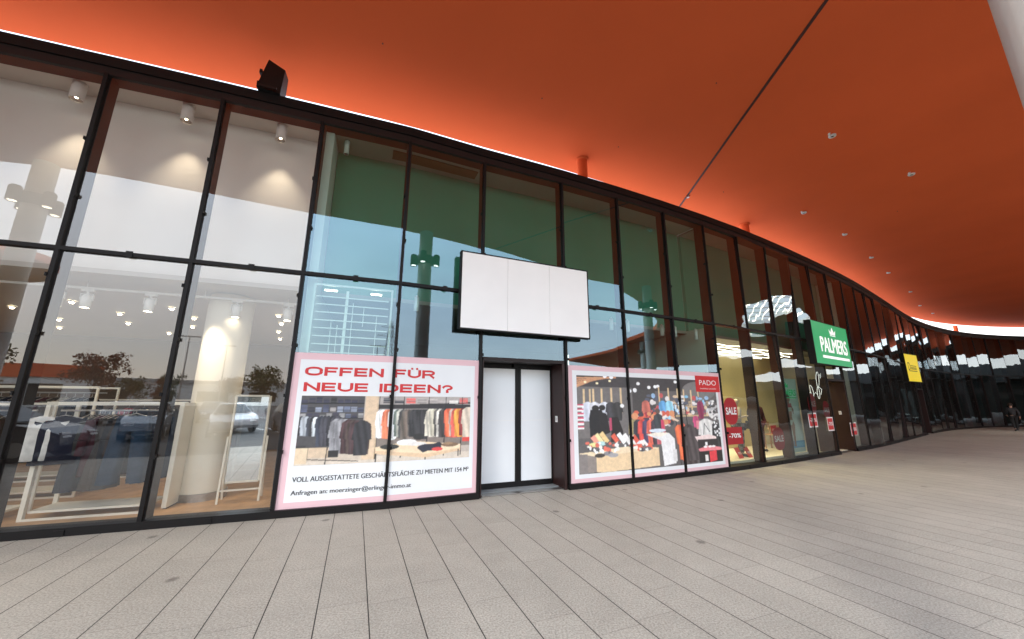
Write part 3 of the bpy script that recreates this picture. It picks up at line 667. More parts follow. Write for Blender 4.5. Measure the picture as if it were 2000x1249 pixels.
# rail with orange and black jackets
P.line(.63,.70,.73,.69,.008,(.02,.02,.02));P.line(.635,.70,.655,.0,.006,(.02,.02,.02));P.line(.72,.69,.745,.0,.008,(.02,.02,.02))
P.shirt(.66,.46,.08,.40,(.68,.13,.05),.02,5,.3);P.shirt(.69,.47,.08,.42,(.60,.10,.05),.01,2,.3)
P.shirt(.735,.46,.13,.46,(.045,.035,.033),0,3,.4);P.shirt(.76,.44,.11,.40,(.06,.05,.05),0,7,.3)
P.shirt(.80,.56,.05,.14,(.45,.06,.15),0,1,.2)
P.rect(.80,.40,.84,.50,(.60,.18,.22));P.shirt(.885,.52,.14,.34,(.60,.59,.56),0,4,.12);P.line(.87,.47,.855,.33,.006,(.05,.05,.05));P.line(.87,.46,.91,.36,.006,(.05,.05,.05))
P.poly([(.90,.66),(.96,.56),(.92,.54)],(.6,.58,.55));P.speck(.93,.50,1,.74,40,[(.65,.64,.62),(.05,.05,.05),(.4,.4,.4)],(.008,.016))
P.shirt(.97,.48,.08,.30,(.03,.03,.03),0,4,.4);P.speck(.94,.30,1,.48,14,[(.7,.7,.7)],(.005,.009))
P.poly([(.78,.31),(.90,.33),(.96,.30),(.96,.27),(.80,.25)],(.70,.55,.52));P.rect(.80,.16,.97,.275,(.025,.022,.022));P.rect(.86,.20,.88,.24,(.7,.7,.68))
P.poly([(.80,.165),(.90,.20),(1,.165),(1,.14),(.82,.11)],(.66,.18,.20));P.rect(.80,0,1,.135,(.018,.016,.016));P.poly([(.89,.125),(.95,.14),(.95,.02),(.89,.0)],(.60,.04,.05));P.rect(.85,.02,.875,.09,(.65,.62,.58))
for x in (.86,.90,.93): P.ell(x,.185,.016,.012,(.75,.72,.70))
P.line(.60,.55,.66,.50,.02,(.62,.50,.38))
P.soft(.7)
P.mesh('photo_print',lambda u,v:fmap(8.165+u*4.275,.25+v*1.935,-.0118),p2)
lg=obj('logo_square',film(MB(),11.70,12.60,1.90,2.294,-.0136,M_RED),p2)
mb=MB();add_text(mb,'PADO',11.835,2.065,.64,.125,-.0165,M_PRINTWHITE,.0);add_text(mb,'SHOPPING GALERIEN',11.845,1.965,.61,.030,-.0165,M_PRINTWHITE,.0);obj('logo_lettering',mb,lg)
# ------------------------------------------------------------------ sign boxes
def sign(name,label,s0,s1,z0,z1,face_m,o0=-.34,o1=-.10,panels=1,frame=.035,ends=None):
    # straight box standing just off the curved glass
    A=Vector(fmap(s0,0,o0));B=Vector(fmap(s1,0,o0))
    if ends: A,B=Vector((*ends[0],0)),Vector((*ends[1],0))
    d=(B-A);Lh=d.length;d.normalize();n=Vector((-d.y,d.x,0))
    t=thing(name,tuple(A+Vector((0,0,z0))),label,'sign')
    f=lambda a,z,o:tuple(A+d*a+n*o+Vector((0,0,z)))
    hx=lambda m,a0,a1,za,zb,oa,ob,mm:m.hexa([f(a0,za,oa),f(a1,za,oa),f(a1,za,ob),f(a0,za,ob),f(a0,zb,oa),f(a1,zb,oa),f(a1,zb,ob),f(a0,zb,ob)],mm)
    th=o1-o0
    hs=MB();hx(hs,0,Lh,z0,z1,.012,th,M_LAMPBLACK);hx(hs,0,frame,z0,z1,0,.0118,M_LAMPBLACK);hx(hs,Lh-frame,Lh,z0,z1,0,.0118,M_LAMPBLACK);hx(hs,frame+.0005,Lh-frame-.0005,z0,z0+frame,0,.0118,M_LAMPBLACK);hx(hs,frame+.0005,Lh-frame-.0005,z1-frame,z1,0,.0118,M_LAMPBLACK)
    for q in (.2,.8): hx(hs,Lh*q-.04,Lh*q+.04,z1-.3,z1-.2,th+.001,th+.12,M_LAMPBLACK)
    obj('housing',hs,t)
    wd=(Lh-2*frame)/panels
    for i in range(panels):
        m=MB();hx(m,frame+i*wd+.003,frame+(i+1)*wd-.003,z0+frame+.001,z1-frame-.001,.002,.0115,face_m);obj('face_panel',m,t)
    return t,f,Lh
sg,_,_=sign('sign_box','blank white sign box of three panels above the white doors',-.50+6.079,2.31+6.079,2.92,4.42,M_SIGNWHITE,-.24,-.12,3,.025)
sg,f,Lh=sign('sign_box','green sign box with white crown and lettering above the lingerie shop door',17.50,20.55,2.88,4.32,M_GREENSIGN,-.32,-.12,1,.02)
mb=MB();pf=lambda a,z:f(a,z,-.002)
for q in range(4): add_text(mb,'PALMERS',0,0,2.24,.50,0,M_WHITESIGN,0,lambda a,b:f(.52+.015*q+a,3.30+(.02 if q%2 else 0)+b,-.002-.0002*q))
mb.add([pf(.55,3.10),pf(2.87,3.10),pf(2.87,3.19),pf(.55,3.19)],[(0,1,2,3)],M_WHITESIGN)
cx,cz=1.68,3.90
cr_=[(-.24,0),(.24,0),(.24,.03),(-.24,.03)];mb.add([pf(cx+a,cz+b) for a,b in cr_],[(0,1,2,3)],M_WHITESIGN)
cr_=[(-.22,.05),(.22,.05),(.30,.24),(.14,.14),(.0,.32),(-.14,.14),(-.30,.24)]
mb.add([pf(cx+a,cz+b) for a,b in cr_],[(0,1,5),(1,2,3),(1,3,5),(3,4,5),(0,5,6)],M_WHITESIGN)
obj('lettering',mb,sg)
sg,f,Lh=sign('sign_box','yellow sign box with dark lettering far along the curved glass',31.75,33.45,2.75,4.22,M_YELLOWSIGN,-.30,-.12,1,.02,((20.55,19.55),(22.15,20.42)))
mb=MB();pf=lambda a,z:f(a,z,-.002)
mb.add([pf(.30,3.30),pf(1.45,3.30),pf(1.45,3.335),pf(.30,3.335)],[(0,1,2,3)],M_BLACKINK);mb.add([pf(.62,3.58),pf(1.45,3.58),pf(1.45,3.61),pf(.62,3.61)],[(0,1,2,3)],M_BLACKINK)
add_text(mb,'D',0,0,.30,.40,0,M_BLACKINK,.0,lambda a,b:pf(.28+a,3.36+b))
for q in range(7): mb.add([pf(.64+q*.115,3.39),pf(.70+q*.115,3.39),pf(.70+q*.115,3.53),pf(.64+q*.115,3.53)],[(0,1,2,3)],M_BLACKINK)
obj('lettering',mb,sg)
# black box standing on the head
bb=thing('loudspeaker',fmap(2.15,Z_H,.10),'black weathered loudspeaker box standing on the dark shopfront head','loudspeaker')
m=MB();s0=1.97;s1=2.31
m.add([fmap(s0,Z_H+.002,-.16),fmap(s1,Z_H+.002,-.10),fmap(s1,Z_H+.002,.22),fmap(s0,Z_H+.002,.22),fmap(s0+.07,7.56,-.02),fmap(s1,7.42,-.02),fmap(s1,7.44,.22),fmap(s0+.07,7.58,.22)],[(3,2,1,0),(4,5,6,7),(0,1,5,4),(1,2,6,5),(2,3,7,6),(3,0,4,7)],M_LAMPBLACK)
obj('cabinet',m,bb)
m=MB();m.fbox(s0-.05,s0-.002,7.0,7.08,-.02,.10,M_LAMPBLACK).fbox(s0-.04,s0-.002,7.25,7.33,-.02,.10,M_LAMPBLACK);obj('bracket',m,bb)
m=MB();m.fbox(s0+.03,s1-.04,Z_H+.004,Z_H+.05,-.185,-.165,M_HEAD);obj('foot_plate',m,bb)
# ------------------------------------------------------------------ sale stickers on the glass
def octo(mb,s,z,w,h,o,m):
    n=22;mb.add([fmap(s+w/2*math.copysign(abs(math.cos(t))**.85,math.cos(t)),z+h/2*math.copysign(abs(math.sin(t))**.8,math.sin(t)),o) for t in [2*math.pi*k/n for k in range(n)]],[tuple(range(n))],m);mb.keep=True;return mb
def sticker(label,s,z,w,h,txt,kind,o=-.008,tm=M_PRINTWHITE,bm=M_REDDARK):
    t=thing('sale_sticker',fmap(s,z-h/2,o),label,'sticker','red sale stickers on the shop glass')
    if kind=='oval': obj('film',octo(MB(),s,z,w,h,o,bm),t)
    elif kind=='plain': obj('film',film(MB(),s-w/2,s+w/2,z-h/2,z+h/2,o,bm),t)
    else:
        b=obj('border',film(MB(),s-w/2,s+w/2,z-h/2,z+h/2,o,M_PRINTWHITE),t);obj('film',film(MB(),s-w/2+.04,s+w/2-.04,z-h/2+.04,z+h/2-.04,o-.003,M_RED),t)
    m=MB();add_text(m,txt,s-w*.38,z-h*.13,w*.76,h*.27,o-.0065,tm,.02);obj('lettering',m,t)
M_GREYINK=mat('pale_ink',(.55,.52,.50),.5)
sticker('oval red SALE sticker beside the second poster, in front of the mannequin',12.98,1.43,.58,.68,'SALE','oval')
sticker('plain red -70% sticker low on the mannequin window, below the SALE oval',13.03,.82,.66,.42,'-70%','plain')
sticker('oval red SALE sticker low beside the bikini poster',15.10,.66,.62,.62,'SALE','oval')
sticker('dim oval red SALE sticker under the white neon script',17.56,1.62,.58,.66,'SALE','oval',.02,M_GREYINK)
sticker('white edged -70% card on the pane under the neon script',17.36,1.12,.60,.44,'-70%','card')
sticker('dim oval red SALE sticker just left of the open doorway',18.62,1.42,.5,.6,'SALE','oval',.03,M_GREYINK)
sticker('white edged -70% card just left of the open doorway',18.64,.97,.48,.44,'-70%','card')
sticker('white edged -70% card on the pale curtain right of the open doorway',20.62,.74,.60,.46,'-70%','card')
# ------------------------------------------------------------------ lamps inside the shops
def spot(loc,energy,size,color=(1,.84,.62),blend=.4,tgt=None,radius=.05):
    l=bpy.data.lights.new('shop_lamp','SPOT');l.energy=energy;l.spot_size=R_(size);l.spot_blend=blend;l.color=color;l.shadow_soft_size=radius
    o=link(bpy.data.objects.new('shop_lamp',l));o.location=loc
    d=Vector(loc)-Vector(tgt or (loc[0],loc[1],0));o.rotation_euler=d.to_track_quat('Z','Y').to_euler();return o
can=thing('can_light',(0,0,0),'x','can light','white can lights in the clerestory')
obj('can',MB().lathe((0,0,-.30),[(.078,.0),(.085,.0),(.085,.296),(.0,.297)],M_WHITE,24,caps=False),can)
obj('reflector',MB().lathe((0,0,-.285),[(.078,0),(.03,.05),(.0,.05)],M_STEEL,18,caps=False),can)
obj('bulb',MB().lathe((0,0,-.268),[(.0,0),(.018,.0),(.018,.02)],M_LIT,10,caps=False),can)
for i,(s_,lb) in enumerate([(-.52,'white can light in the leftmost clerestory pane'),(.90,'white can light in the second clerestory pane from the left'),(2.30,'white can light in the clerestory pane left of the green wall'),(-1.95,'white can light outside the left edge of the photo')]):
    p=fmap(s_,6.55,.34);put(can if i==0 else copy_tree(can),p,0,lb)
    spot((p[0],p[1],6.26),38,70,(1,.82,.60),.85,radius=.03)
# lighting track with white spotlights
TO,TZ=1.15,3.40
tr=thing('lighting_track',fmap(.6,TZ,TO),'white lighting track under the shop ceiling above the clothes rails','lighting track')
obj('rail',MB().fbox(-3.2,2.86,TZ,TZ+.035,TO-.018,TO+.018,M_WHITE),tr)
m=MB()
for q in (-2,-.3,1.3,2.6): a=fmap(q,TZ+.035,TO);m.tube(a,(a[0],a[1],3.535),.006,.006,M_WHITE,6)
obj('hanger_rod',m,tr)
sp=thing('track_spotlight',(0,0,0),'x','spotlight','white spotlights on the lighting track')
obj('adapter',MB().box((0,0,-.02),(.16,.045,.036),M_WHITE).tube((0,0,-.038),(0,0,-.085),.018,.018,M_WHITE,10),sp)
obj('yoke',MB().box((-.078,0,-.13),(.010,.03,.11),M_WHITE).box((.078,0,-.13),(.010,.03,.11),M_WHITE).box((0,0,-.082),(.166,.03,.010),M_WHITE),sp)
hd=obj('lamp_head',MB().lathe((0,0,-.31),[(.058,0),(.064,0),(.064,.19),(.05,.215),(.0,.215)],M_WHITE,22,caps=False),sp)
obj('lens',MB().lathe((0,0,-.300),[(.057,0),(.0,.004)],M_LIT,14,caps=False),hd)
for i,(s_,lb) in enumerate([(-.62,'white track spotlight left of the first dark mullion'),(-.27,'white track spotlight just right of the first dark mullion'),(.55,'white track spotlight in the middle of the clothes window'),(1.80,'white track spotlight just left of the round shop column'),(2.62,'white track spotlight right of the round shop column'),(-1.9,'white track spotlight outside the left edge of the photo')]):
    p=fmap(s_,TZ,TO);put(sp if i==0 else copy_tree(sp),p,facing(s_),lb);
    if i%2==0: spot((p[0],p[1],3.05),20,80,(1,.84,.62),.6,tgt=fmap(s_,0,TO+1.2))
# deeper ceiling spots of the left shop
ds=thing('ceiling_spotlight',(0,0,0),'x','spotlight','small lit spots in the ceiling of the left shop')
obj('ring',MB().lathe((0,0,-.03),[(.05,0),(.065,.0),(.065,.028)],M_WHITE,16,caps=False),ds)
obj('bulb',MB().lathe((0,0,-.048),[(.0,-.012),(.026,-.006),(.036,.017)],M_LIT,12,caps=False),ds)
spot(fmap(1.35,3.3,.75),75,62,(1,.84,.62),.7,tgt=(-5.27,6.84,1.2))
k=0
for o_ in (2.9,3.9,5.2,6.6):
    for s_ in np.arange(-6.5,2.9,1.25 if o_<4 else 1.6):
        p=fmap(float(s_)+.35*math.sin(o_*7+s_),3.538,o_)
        put(ds if k==0 else copy_tree(ds),p,0,'small round lit spot in the grey ceiling of the left shop')
        if k%3==0: spot((p[0],p[1],3.46),9,125,(1,.84,.62),.6)
        k+=1
# white tube spots at the top of the vacant shop windows
tb=thing('tube_light',(0,0,0),'x','tube light','white tube lights behind the vacant shop glass')
obj('tube',MB().lathe((0,0,-.30),[(.036,0),(.045,0),(.045,.27),(.0,.272)],M_WHITE,16,caps=False),tb)
obj('bracket',MB().box((0,0,-.015),(.03,.03,.028),M_WHITE),tb)
for i,(s_,z,o_,lb) in enumerate([(3.40,6.55,.35,'white tube light at the top of the pane beside the pale party wall'),(4.89,3.6,.35,'white tube light just right of the second mullion of the poster window'),(9.45,3.6,.35,'white tube light right of the blank sign box'),(9.95,3.6,.35,'white tube light right of the first mullion after the blank sign'),(11.1,3.6,.35,'white tube light left of the dark red mullion above the PADO poster'),
      (11.58,3.6,.35,'white tube light right of the dark red mullion above the PADO poster'),(12.4,3.6,.35,'white tube light at the end of the vacant shop')]):
    lb=lb.replace('PADO','second');put(tb if i==0 else copy_tree(tb),fmap(s_,z,o_),facing(s_),lb)
# lattice frame behind the glass of the vacant shop
fr=thing('display_frame',fmap(3.8,2.2,.12),'pale lattice frame of thin rails hanging behind the glass above the first poster','display frame')
a0,a1,zb,zt=3.17,4.44,1.3,3.58
obj('outer_frame',MB().fbox(a0,a1,zt-.03,zt,.10,.13,M_WHITE).fbox(a0,a0+.03,zb,zt-.031,.10,.13,M_WHITE).fbox(a1-.03,a1,zb,zt-.031,.10,.13,M_WHITE),fr)
m=MB()
for q in range(13): z=zt-.22-.135*q;m.fbox(a0+.05,a1-.06,z,z+.018,.14,.158,M_WHITE)
obj('rail',m,fr)
obj('upright',MB().fbox(a0+.50,a0+.545,zb,zt-.08,.165,.195,M_WHITE),fr)
m=MB();m.fbox(a0+.16,a0+.36,zt-.11,zt-.085,.14,.16,M_LITSOFT).fbox(a0+.90,a0+1.08,zt-.11,zt-.085,.14,.16,M_LITSOFT);obj('lamp_bar',m,fr)
m=MB()
for q,(z0,z1) in ((.62,(2.4,3.3)),(.80,(2.9,3.25)),(1.02,(2.3,3.1)),(.30,(2.3,2.95)),(.40,(2.3,2.9))): m.fbox(a0+q,a0+q+.012,z0,z1,.20,.212,M_WHITE)
obj('thin_upright',m,fr)
# ------------------------------------------------------------------ left shop fittings
cl=thing('shop_column',(-5.27,6.84,.03),'round pale column with steel foot ring inside the left shop window','column')
obj('shaft',MB().lathe((-5.27,6.84,.03),[(.35,.122),(.35,3.50)],M_CREAM,36),cl)
obj('foot_ring',MB().lathe((-5.27,6.84,.03),[(.365,0),(.365,.12)],M_STEEL,36),cl)
mi_=thing('standing_mirror',(-4.50,6.68,.03),'tall standing mirror in a pale frame beside the round shop column','mirror')
A=Vector((-4.68,6.52,0));B=Vector((-4.24,6.73,0));d=(B-A).normalized();n=Vector((d.y,-d.x,0))
if n.y>0: n=-n
def mf(u,z,o): q=A+d*u+n*o;return (q.x,q.y,z)
wM=(B-A).length
m=MB();m.bar(mf(.0,.33,0),mf(.0,1.72,0),.03,M_CREAM).bar(mf(wM,.33,0),mf(wM,1.72,0),.03,M_CREAM).bar(mf(.016,1.72,0),mf(wM-.016,1.72,0),.03,M_CREAM).bar(mf(.016,.33,0),mf(wM-.016,.33,0),.03,M_CREAM);obj('mirror_frame',m,mi_)
m=MB();m.hexa([mf(.016,.345,.004),mf(wM-.016,.345,.004),mf(wM-.016,.345,-.01),mf(.016,.345,-.01),mf(.016,1.705,.004),mf(wM-.016,1.705,.004),mf(wM-.016,1.705,-.01),mf(.016,1.705,-.01)],M_MIRROR);obj('mirror_glass',m,mi_)
m=MB()
for u in (-.035,wM+.035): m.bar(mf(u,.03,.10),mf(u,1.05,.0),.028,M_CREAM).bar(mf(u,.03,-.25),mf(u,.75,-.02),.028,M_CREAM)
m.bar(mf(-.02,.22,.08),mf(wM+.02,.22,.08),.025,M_CREAM);obj('stand',m,mi_)
pn=thing('side_panel',fmap(1.42,.03,1.0),'tall pale side panel standing left of the round shop column','side panel')
obj('board',MB().fbox(1.36,1.42,.05,1.60,.85,1.35,M_CREAM),pn);obj('plinth',MB().fbox(1.365,1.415,.031,.049,.9,1.3,M_LAMPBLACK),pn)
# clothes rails
def rail(s0,s1,o_,h,label,pw=.032):
    t=thing('clothes_rail',fmap((s0+s1)/2,.03,o_),label,'clothes rail','pale clothes rails in the left shop')
    m=MB()
    for s_ in (s0,s1): m.fbox(s_,s_+pw,.031,h,o_-.30,o_-.30+pw,M_CREAM).fbox(s_,s_+pw,.031,h,o_+.27,o_+.30,M_CREAM)
    obj('post',m,t)
    obj('top_rail',MB().fbox(s0,s1+pw,h+.001,h+pw,o_-.30,o_-.30+pw,M_CREAM).fbox(s0,s1+pw,h+.001,h+pw,o_+.27,o_+.30,M_CREAM),t)
    a=[fmap(s0+(s1-s0)*q/6,h-.08,o_) for q in range(7)];obj('hanging_bar',MB().path(a,.014,M_STEEL,8),t)
    obj('base_shelf',MB().fbox(s0+.06,s1-.01,.12,.15,o_-.25,o_+.25,M_CREAM).fbox(s0+.05,s1-.002,.031,.06,o_-.295,o_-.27,M_CREAM),t)
rail(-.14,1.24,1.0,1.56,'pale clothes rail with shirts and jeans close behind the second window pane',.05)
rail(-3.0,-.40,1.0,1.56,'pale clothes rail with brown coats at the left edge of the photo')
rail(-2.6,-.45,2.5,1.84,'higher pale clothes rail behind the first row of clothes')
rail(-4.5,1.5,4.3,1.62,'deepest pale clothes rail near the back of the left shop')
def garment(kind,c,wd=.46,ln=.72,th=.11,seed=0):
    r=random.Random(seed);m=MB();hk=MB()
    hk.path([(0,0,.0),(.0,0,-.06)],.004,M_STEEL,5).path([(-wd*.40,0,-.12),(0,0,-.06),(wd*.40,0,-.12)],.007,M_STEEL,5)
    ph=[r.uniform(0,6) for _ in range(4)]
    def ring(z,w,t,n=26):
        out=[]
        for i in range(n):
            a=2*math.pi*i/n;x=w*math.copysign(abs(math.cos(a))**.75,math.cos(a));y=t*math.copysign(abs(math.sin(a))**.75,math.sin(a))
            k=min(1,max(0,(-z-.15)/.3));y+=.018*k*math.sin(x*38+ph[0])+.008*k*math.sin(x*71+ph[1]+z*4);out.append((x,y,z))
        return out
    def loft(rings,mm):
        n=len(rings[0]);v=[p for q in rings for p in q];f=[(k*n+i,k*n+(i+1)%n,(k+1)*n+(i+1)%n,(k+1)*n+i) for k in range(len(rings)-1) for i in range(n)]
        m.add(v,f,mm,True);m.add(v,[tuple(range(n)),tuple(range(len(v)-n,len(v)))[::-1]],mm)
    if kind=='top':
        R=[ring(-.075,.065,.05),ring(-.10,.11,.06),ring(-.135,wd*.43,th*.55),ring(-.22,wd*.45,th*.8),ring(-.38,wd*.44,th),ring(-.55,wd*.43,th),ring(-ln,wd*.46,th*1.05),ring(-ln-.01,wd*.44,th*.9)]
        loft(R,c)
        for sd in (-1,1): m.tube((sd*wd*.40,0,-.15),(sd*wd*.54,.01,-.42),.068,.060,c,12).tube((sd*wd*.54,.01,-.42),(sd*wd*.55,.02,-.42-.28*r.uniform(.7,1)),.060,.048,c,12)
    elif kind=='dress':
        loft([ring(-.08,.06,.04),ring(-.13,wd*.38,th*.5),ring(-.30,wd*.36,th*.8),ring(-.5,wd*.34,th*.85),ring(-.8,wd*.42,th*1.1),ring(-ln,wd*.5,th*1.35)],c)
    else:
        loft([ring(-.10,wd*.40,th*.55),ring(-.16,wd*.43,th*.75),ring(-.32,wd*.47,th*.9)],c)
        for sd in (-1,1):
            rr_=[]
            for q in range(6):
                z=-.30-(ln-.30)*q/5;rr_.append([(sd*wd*.235+x*.55+sd*.012*q,y,zz) for x,y,zz in ring(z,wd*.42*(1-.05*math.sin(q)),th*(.95-.02*q),18)])
            loft(rr_,c)
    return m,hk
C_=dict(white=cloth('white',(.70,.69,.66)),navy=cloth('navy',(.008,.009,.022)),slate=cloth('slate',(.017,.020,.028)),denim=cloth('denim',(.013,.030,.056)),ddenim=cloth('dark_denim',(.008,.014,.026)),black=cloth('black',(.015,.015,.017)),grey=cloth('grey',(.040,.038,.036)),wine=cloth('wine',(.05,.010,.015)),brown=cloth('brown',(.030,.016,.010)),taupe=cloth('taupe',(.050,.039,.032)),red=cloth('red',(.40,.03,.04)),stone=cloth('stone',(.38,.34,.28)))
def hang(kind,cname,words_,s_,o_,z,rz,wd=.46,ln=.72,th=.11,seed=0,group=None,cat=None):
    name={'top':'hanging_shirt','dress':'hanging_coat','legs':'hanging_trousers'}[kind]
    t=thing(name,fmap(s_,z,o_),words_,cat or {'top':'shirt','dress':'coat','legs':'trousers'}[kind],group)
    t.rotation_euler=(0,0,facing(s_)+rz)
    m,hk=garment(kind,C_[cname],wd,ln,th,seed)
    for nm,mm in (('cloth',m),('hanger',hk)):
        me=obj(nm,mm);me.parent=t
    return t
HZ=1.48
hang('top','white','white shirt facing out at the left end of the clothes rail',-.12,.72,HZ,.25,.50,.66,.10,1)
hang('top','navy','navy jacket facing out beside the white shirt',0.05,.78,HZ,.35,.54,.72,.12,2)
row=[('slate','legs','dark slate'),('ddenim','legs','dark blue denim'),('grey','top','grey'),('wine','top','wine red'),('taupe','dress','taupe'),('taupe','dress','warm taupe'),('grey','dress','mid grey'),('black','top','black'),('brown','top','brown'),('slate','top','slate blue')]
for i,(c,kd,wd_) in enumerate(row):
    hang(kd,c,['first','second','third','fourth','fifth','sixth','seventh','eighth','ninth','tenth'][i]+' garment after the navy jacket on the front rail, '+wd_,.20+.058*i,1.0,HZ,1.35+.1*math.sin(i*2),.42,1.12 if kd!='top' else .92,.075,10+i,'garments on the front rail')
hang('legs','denim','wide blue jeans facing out at the right end of the front rail',.84,.82,HZ+.02,.12,.46,1.06,.13,31)
hang('legs','ddenim','dark blue jeans behind the wide blue jeans',1.08,1.0,HZ,.5,.42,1.02,.11,32)
for i in range(9):
    c=['brown','brown','taupe','black','brown','grey','black','taupe','brown'][i]
    hang('dress',c,c+' coat hanging side-on in the row at the left edge of the photo',-1.62+.115*i,1.0,HZ,1.4+.1*math.sin(i),.42,1.0,.08,40+i,'coats on the left rail')
for i in range(16):
    c=['black','slate','wine','taupe','stone','grey','navy','black'][i%8]
    hang('top',c,c+' shirt hanging side-on on the higher rail behind',-2.45+.12*i,2.5,1.75,1.45+.12*math.sin(i*1.7),.44,.68,.07,70+i,'shirts on the higher rail')
for i in range(20):
    c=['stone','black','brown','grey','red','taupe','white','navy'][(i*3)%8]
    hang('top',c,c+' shirt hanging on the deepest rail near the back wall',-4.2+.27*i,4.3,1.53,1.5+.12*math.sin(i*1.3),.44,.7,.07,100+i,'shirts on the deepest rail')
# ------------------------------------------------------------------ people and mannequins
def skin_mesh(verts,edges,rad,mats_,matf=None,flat=None,sub=1,root=0):
    me=bpy.data.meshes.new('s');me.from_pydata([tuple(v) for v in verts],edges,[])
    o=link(bpy.data.objects.new('s',me));o.modifiers.new('k','SKIN');sd=me.skin_vertices[0].data
    for i,r in enumerate(rad): sd[i].radius=(r,r) if not isinstance(r,tuple) else r;sd[i].use_root=(i==root)
    su=o.modifiers.new('u','SUBSURF');su.levels=sub;su.render_levels=sub
    dg=bpy.context.evaluated_depsgraph_get();out=bpy.data.meshes.new_from_object(o.evaluated_get(dg))
    bpy.data.objects.remove(o);bpy.data.meshes.remove(me)
    out.materials.clear()
    for m in mats_: out.materials.append(m)
    for p in out.polygons:
        p.use_smooth=True
        p.material_index=matf(p.center) if matf else 0
    return out
J=dict(pel=(0,0,.95),sp=(0,.01,1.10),ch=(0,.0,1.30),nk=(0,.01,1.46),hd0=(0,0,1.55),hd1=(0,-.012,1.64),hd2=(0,0,1.71))
def figure(pose,H=1.75):
    k=H/1.78;q=lambda a:(a[0]*k,a[1]*k,a[2]*k)
    V=[];E_=[];Rr=[];ix={}
    def add(n,p,r,par=None):
        ix[n]=len(V);V.append(Vector(q(p)));Rr.append(r*k if not isinstance(r,tuple) else (r[0]*k,r[1]*k))
        if par is not None: E_.append((ix[par],ix[n]))
    add('pel',J['pel'],(.15,.11));add('sp',J['sp'],(.125,.095),'pel');add('ch',J['ch'],(.15,.11),'sp');add('nk',J['nk'],.055,'ch')
    add('hd0',J['hd0'],.066,'nk');add('hd1',J['hd1'],.092,'hd0');add('hd2',J['hd2'],.070,'hd1')
    for s_,n in ((-1,'r'),(1,'l')):
        P_=pose[n]
        add('hip'+n,(s_*.09,0,.90),.095,'pel');add('kn'+n,P_['kn'],.058,'hip'+n);add('an'+n,P_['an'],.038,'kn'+n);add('toe'+n,P_['toe'],.034,'an'+n)
        add('sh'+n,(s_*.175,.0,1.40),.062,'ch');add('el'+n,P_['el'],.042,'sh'+n);add('wr'+n,P_['wr'],.028,'el'+n)
        w=Vector(P_['wr']);e=Vector(P_['el']);dr=(w-e).normalized();add('pm'+n,tuple(w+dr*.07),.034,'wr'+n)
        sd=dr.cross(Vector((0,0,1)));sd=Vector((0,-1,0)) if sd.length<.2 else sd.normalized();sd=Vector((0,-1,0)) if abs(dr.z)>.8 else sd
        for fi,(of,ln) in enumerate(((-.026,.072),(-.009,.082),(.009,.078),(.024,.062))):
            b=w+dr*.105+sd*of;add(f'f{fi}a'+n,tuple(b),.0095,'pm'+n);add(f'f{fi}b'+n,tuple(b+dr*ln*.6+Vector((-s_*.010,0,0))),.0085,f'f{fi}a'+n);add(f'f{fi}c'+n,tuple(b+dr*ln+Vector((-s_*.028,0,0))),.007,f'f{fi}b'+n)
        b=w+dr*.04+sd*-.034;add('tha'+n,tuple(b),.011,'pm'+n);add('thb'+n,tuple(b+dr*.05+sd*-.022),.009,'tha'+n)
    return V,E_,Rr,ix,k
STAND=dict(r=dict(kn=(-.10,-.02,.50),an=(-.10,.01,.09),toe=(-.12,-.14,.035),el=(-.25,.03,1.13),wr=(-.27,-.05,.90)),l=dict(kn=(.10,-.02,.50),an=(.11,.01,.09),toe=(.13,-.14,.035),el=(.25,.03,1.13),wr=(.25,-.08,.90)))
BENT=dict(r=dict(kn=(-.10,-.02,.50),an=(-.10,.01,.09),toe=(-.12,-.14,.035),el=(-.27,.05,1.15),wr=(-.16,-.14,1.18)),l=dict(kn=(.11,-.05,.50),an=(.14,-.02,.09),toe=(.19,-.16,.035),el=(.27,.03,1.13),wr=(.27,-.08,.90)))
WALK=dict(r=dict(kn=(-.09,-.16,.52),an=(-.09,-.22,.10),toe=(-.10,-.36,.06),el=(-.24,.12,1.14),wr=(-.25,.06,.90)),l=dict(kn=(.09,.06,.50),an=(.09,.30,.13),toe=(.10,.22,.03),el=(.24,-.08,1.14),wr=(.20,-.24,1.0)))
def face(t,k,skin):
    m=MB();m.lathe((-.033*k,-.095*k,1.645*k),[(.0,-.011),(.011,0),(.0,.011)],M_BLACKINK,8,caps=False).lathe((.033*k,-.095*k,1.645*k),[(.0,-.011),(.011,0),(.0,.011)],M_BLACKINK,8,caps=False)
    m.add([(-.022*k,-.086*k,1.582*k),(.022*k,-.086*k,1.582*k),(.018*k,-.089*k,1.592*k),(-.018*k,-.089*k,1.592*k)],[(0,1,2,3)],M_RED)
    m.add([(-.012*k,-.09*k,1.61*k),(.012*k,-.09*k,1.61*k),(0,-.088*k,1.655*k),(0,-.118*k,1.618*k)],[(0,1,3),(1,2,3),(2,0,3)],skin)
    for s_ in (-1,1): m.lathe((s_*.088*k,.005,1.635*k),[(.0,-.03*k),(.016*k,-.01*k),(.018*k,.012*k),(0,.03*k)],skin,8,caps=False)
    o=obj('face',m);o.parent=t
def sub_skin(V,E_,Rr,ix,names,grow,m_,nm,t,ext=None):
    id_={ix[n]:i for i,n in enumerate(names)}
    vs=[V[ix[n]] for n in names];es=[(id_[a],id_[b]) for a,b in E_ if a in id_ and b in id_]
    rr_=[(Rr[ix[n]][0]+grow,Rr[ix[n]][1]+grow) if isinstance(Rr[ix[n]],tuple) else Rr[ix[n]]+grow for n in names]
    me=skin_mesh(vs,es,rr_,[m_]);o=link(bpy.data.objects.new(nm,me));o.parent=t;return o
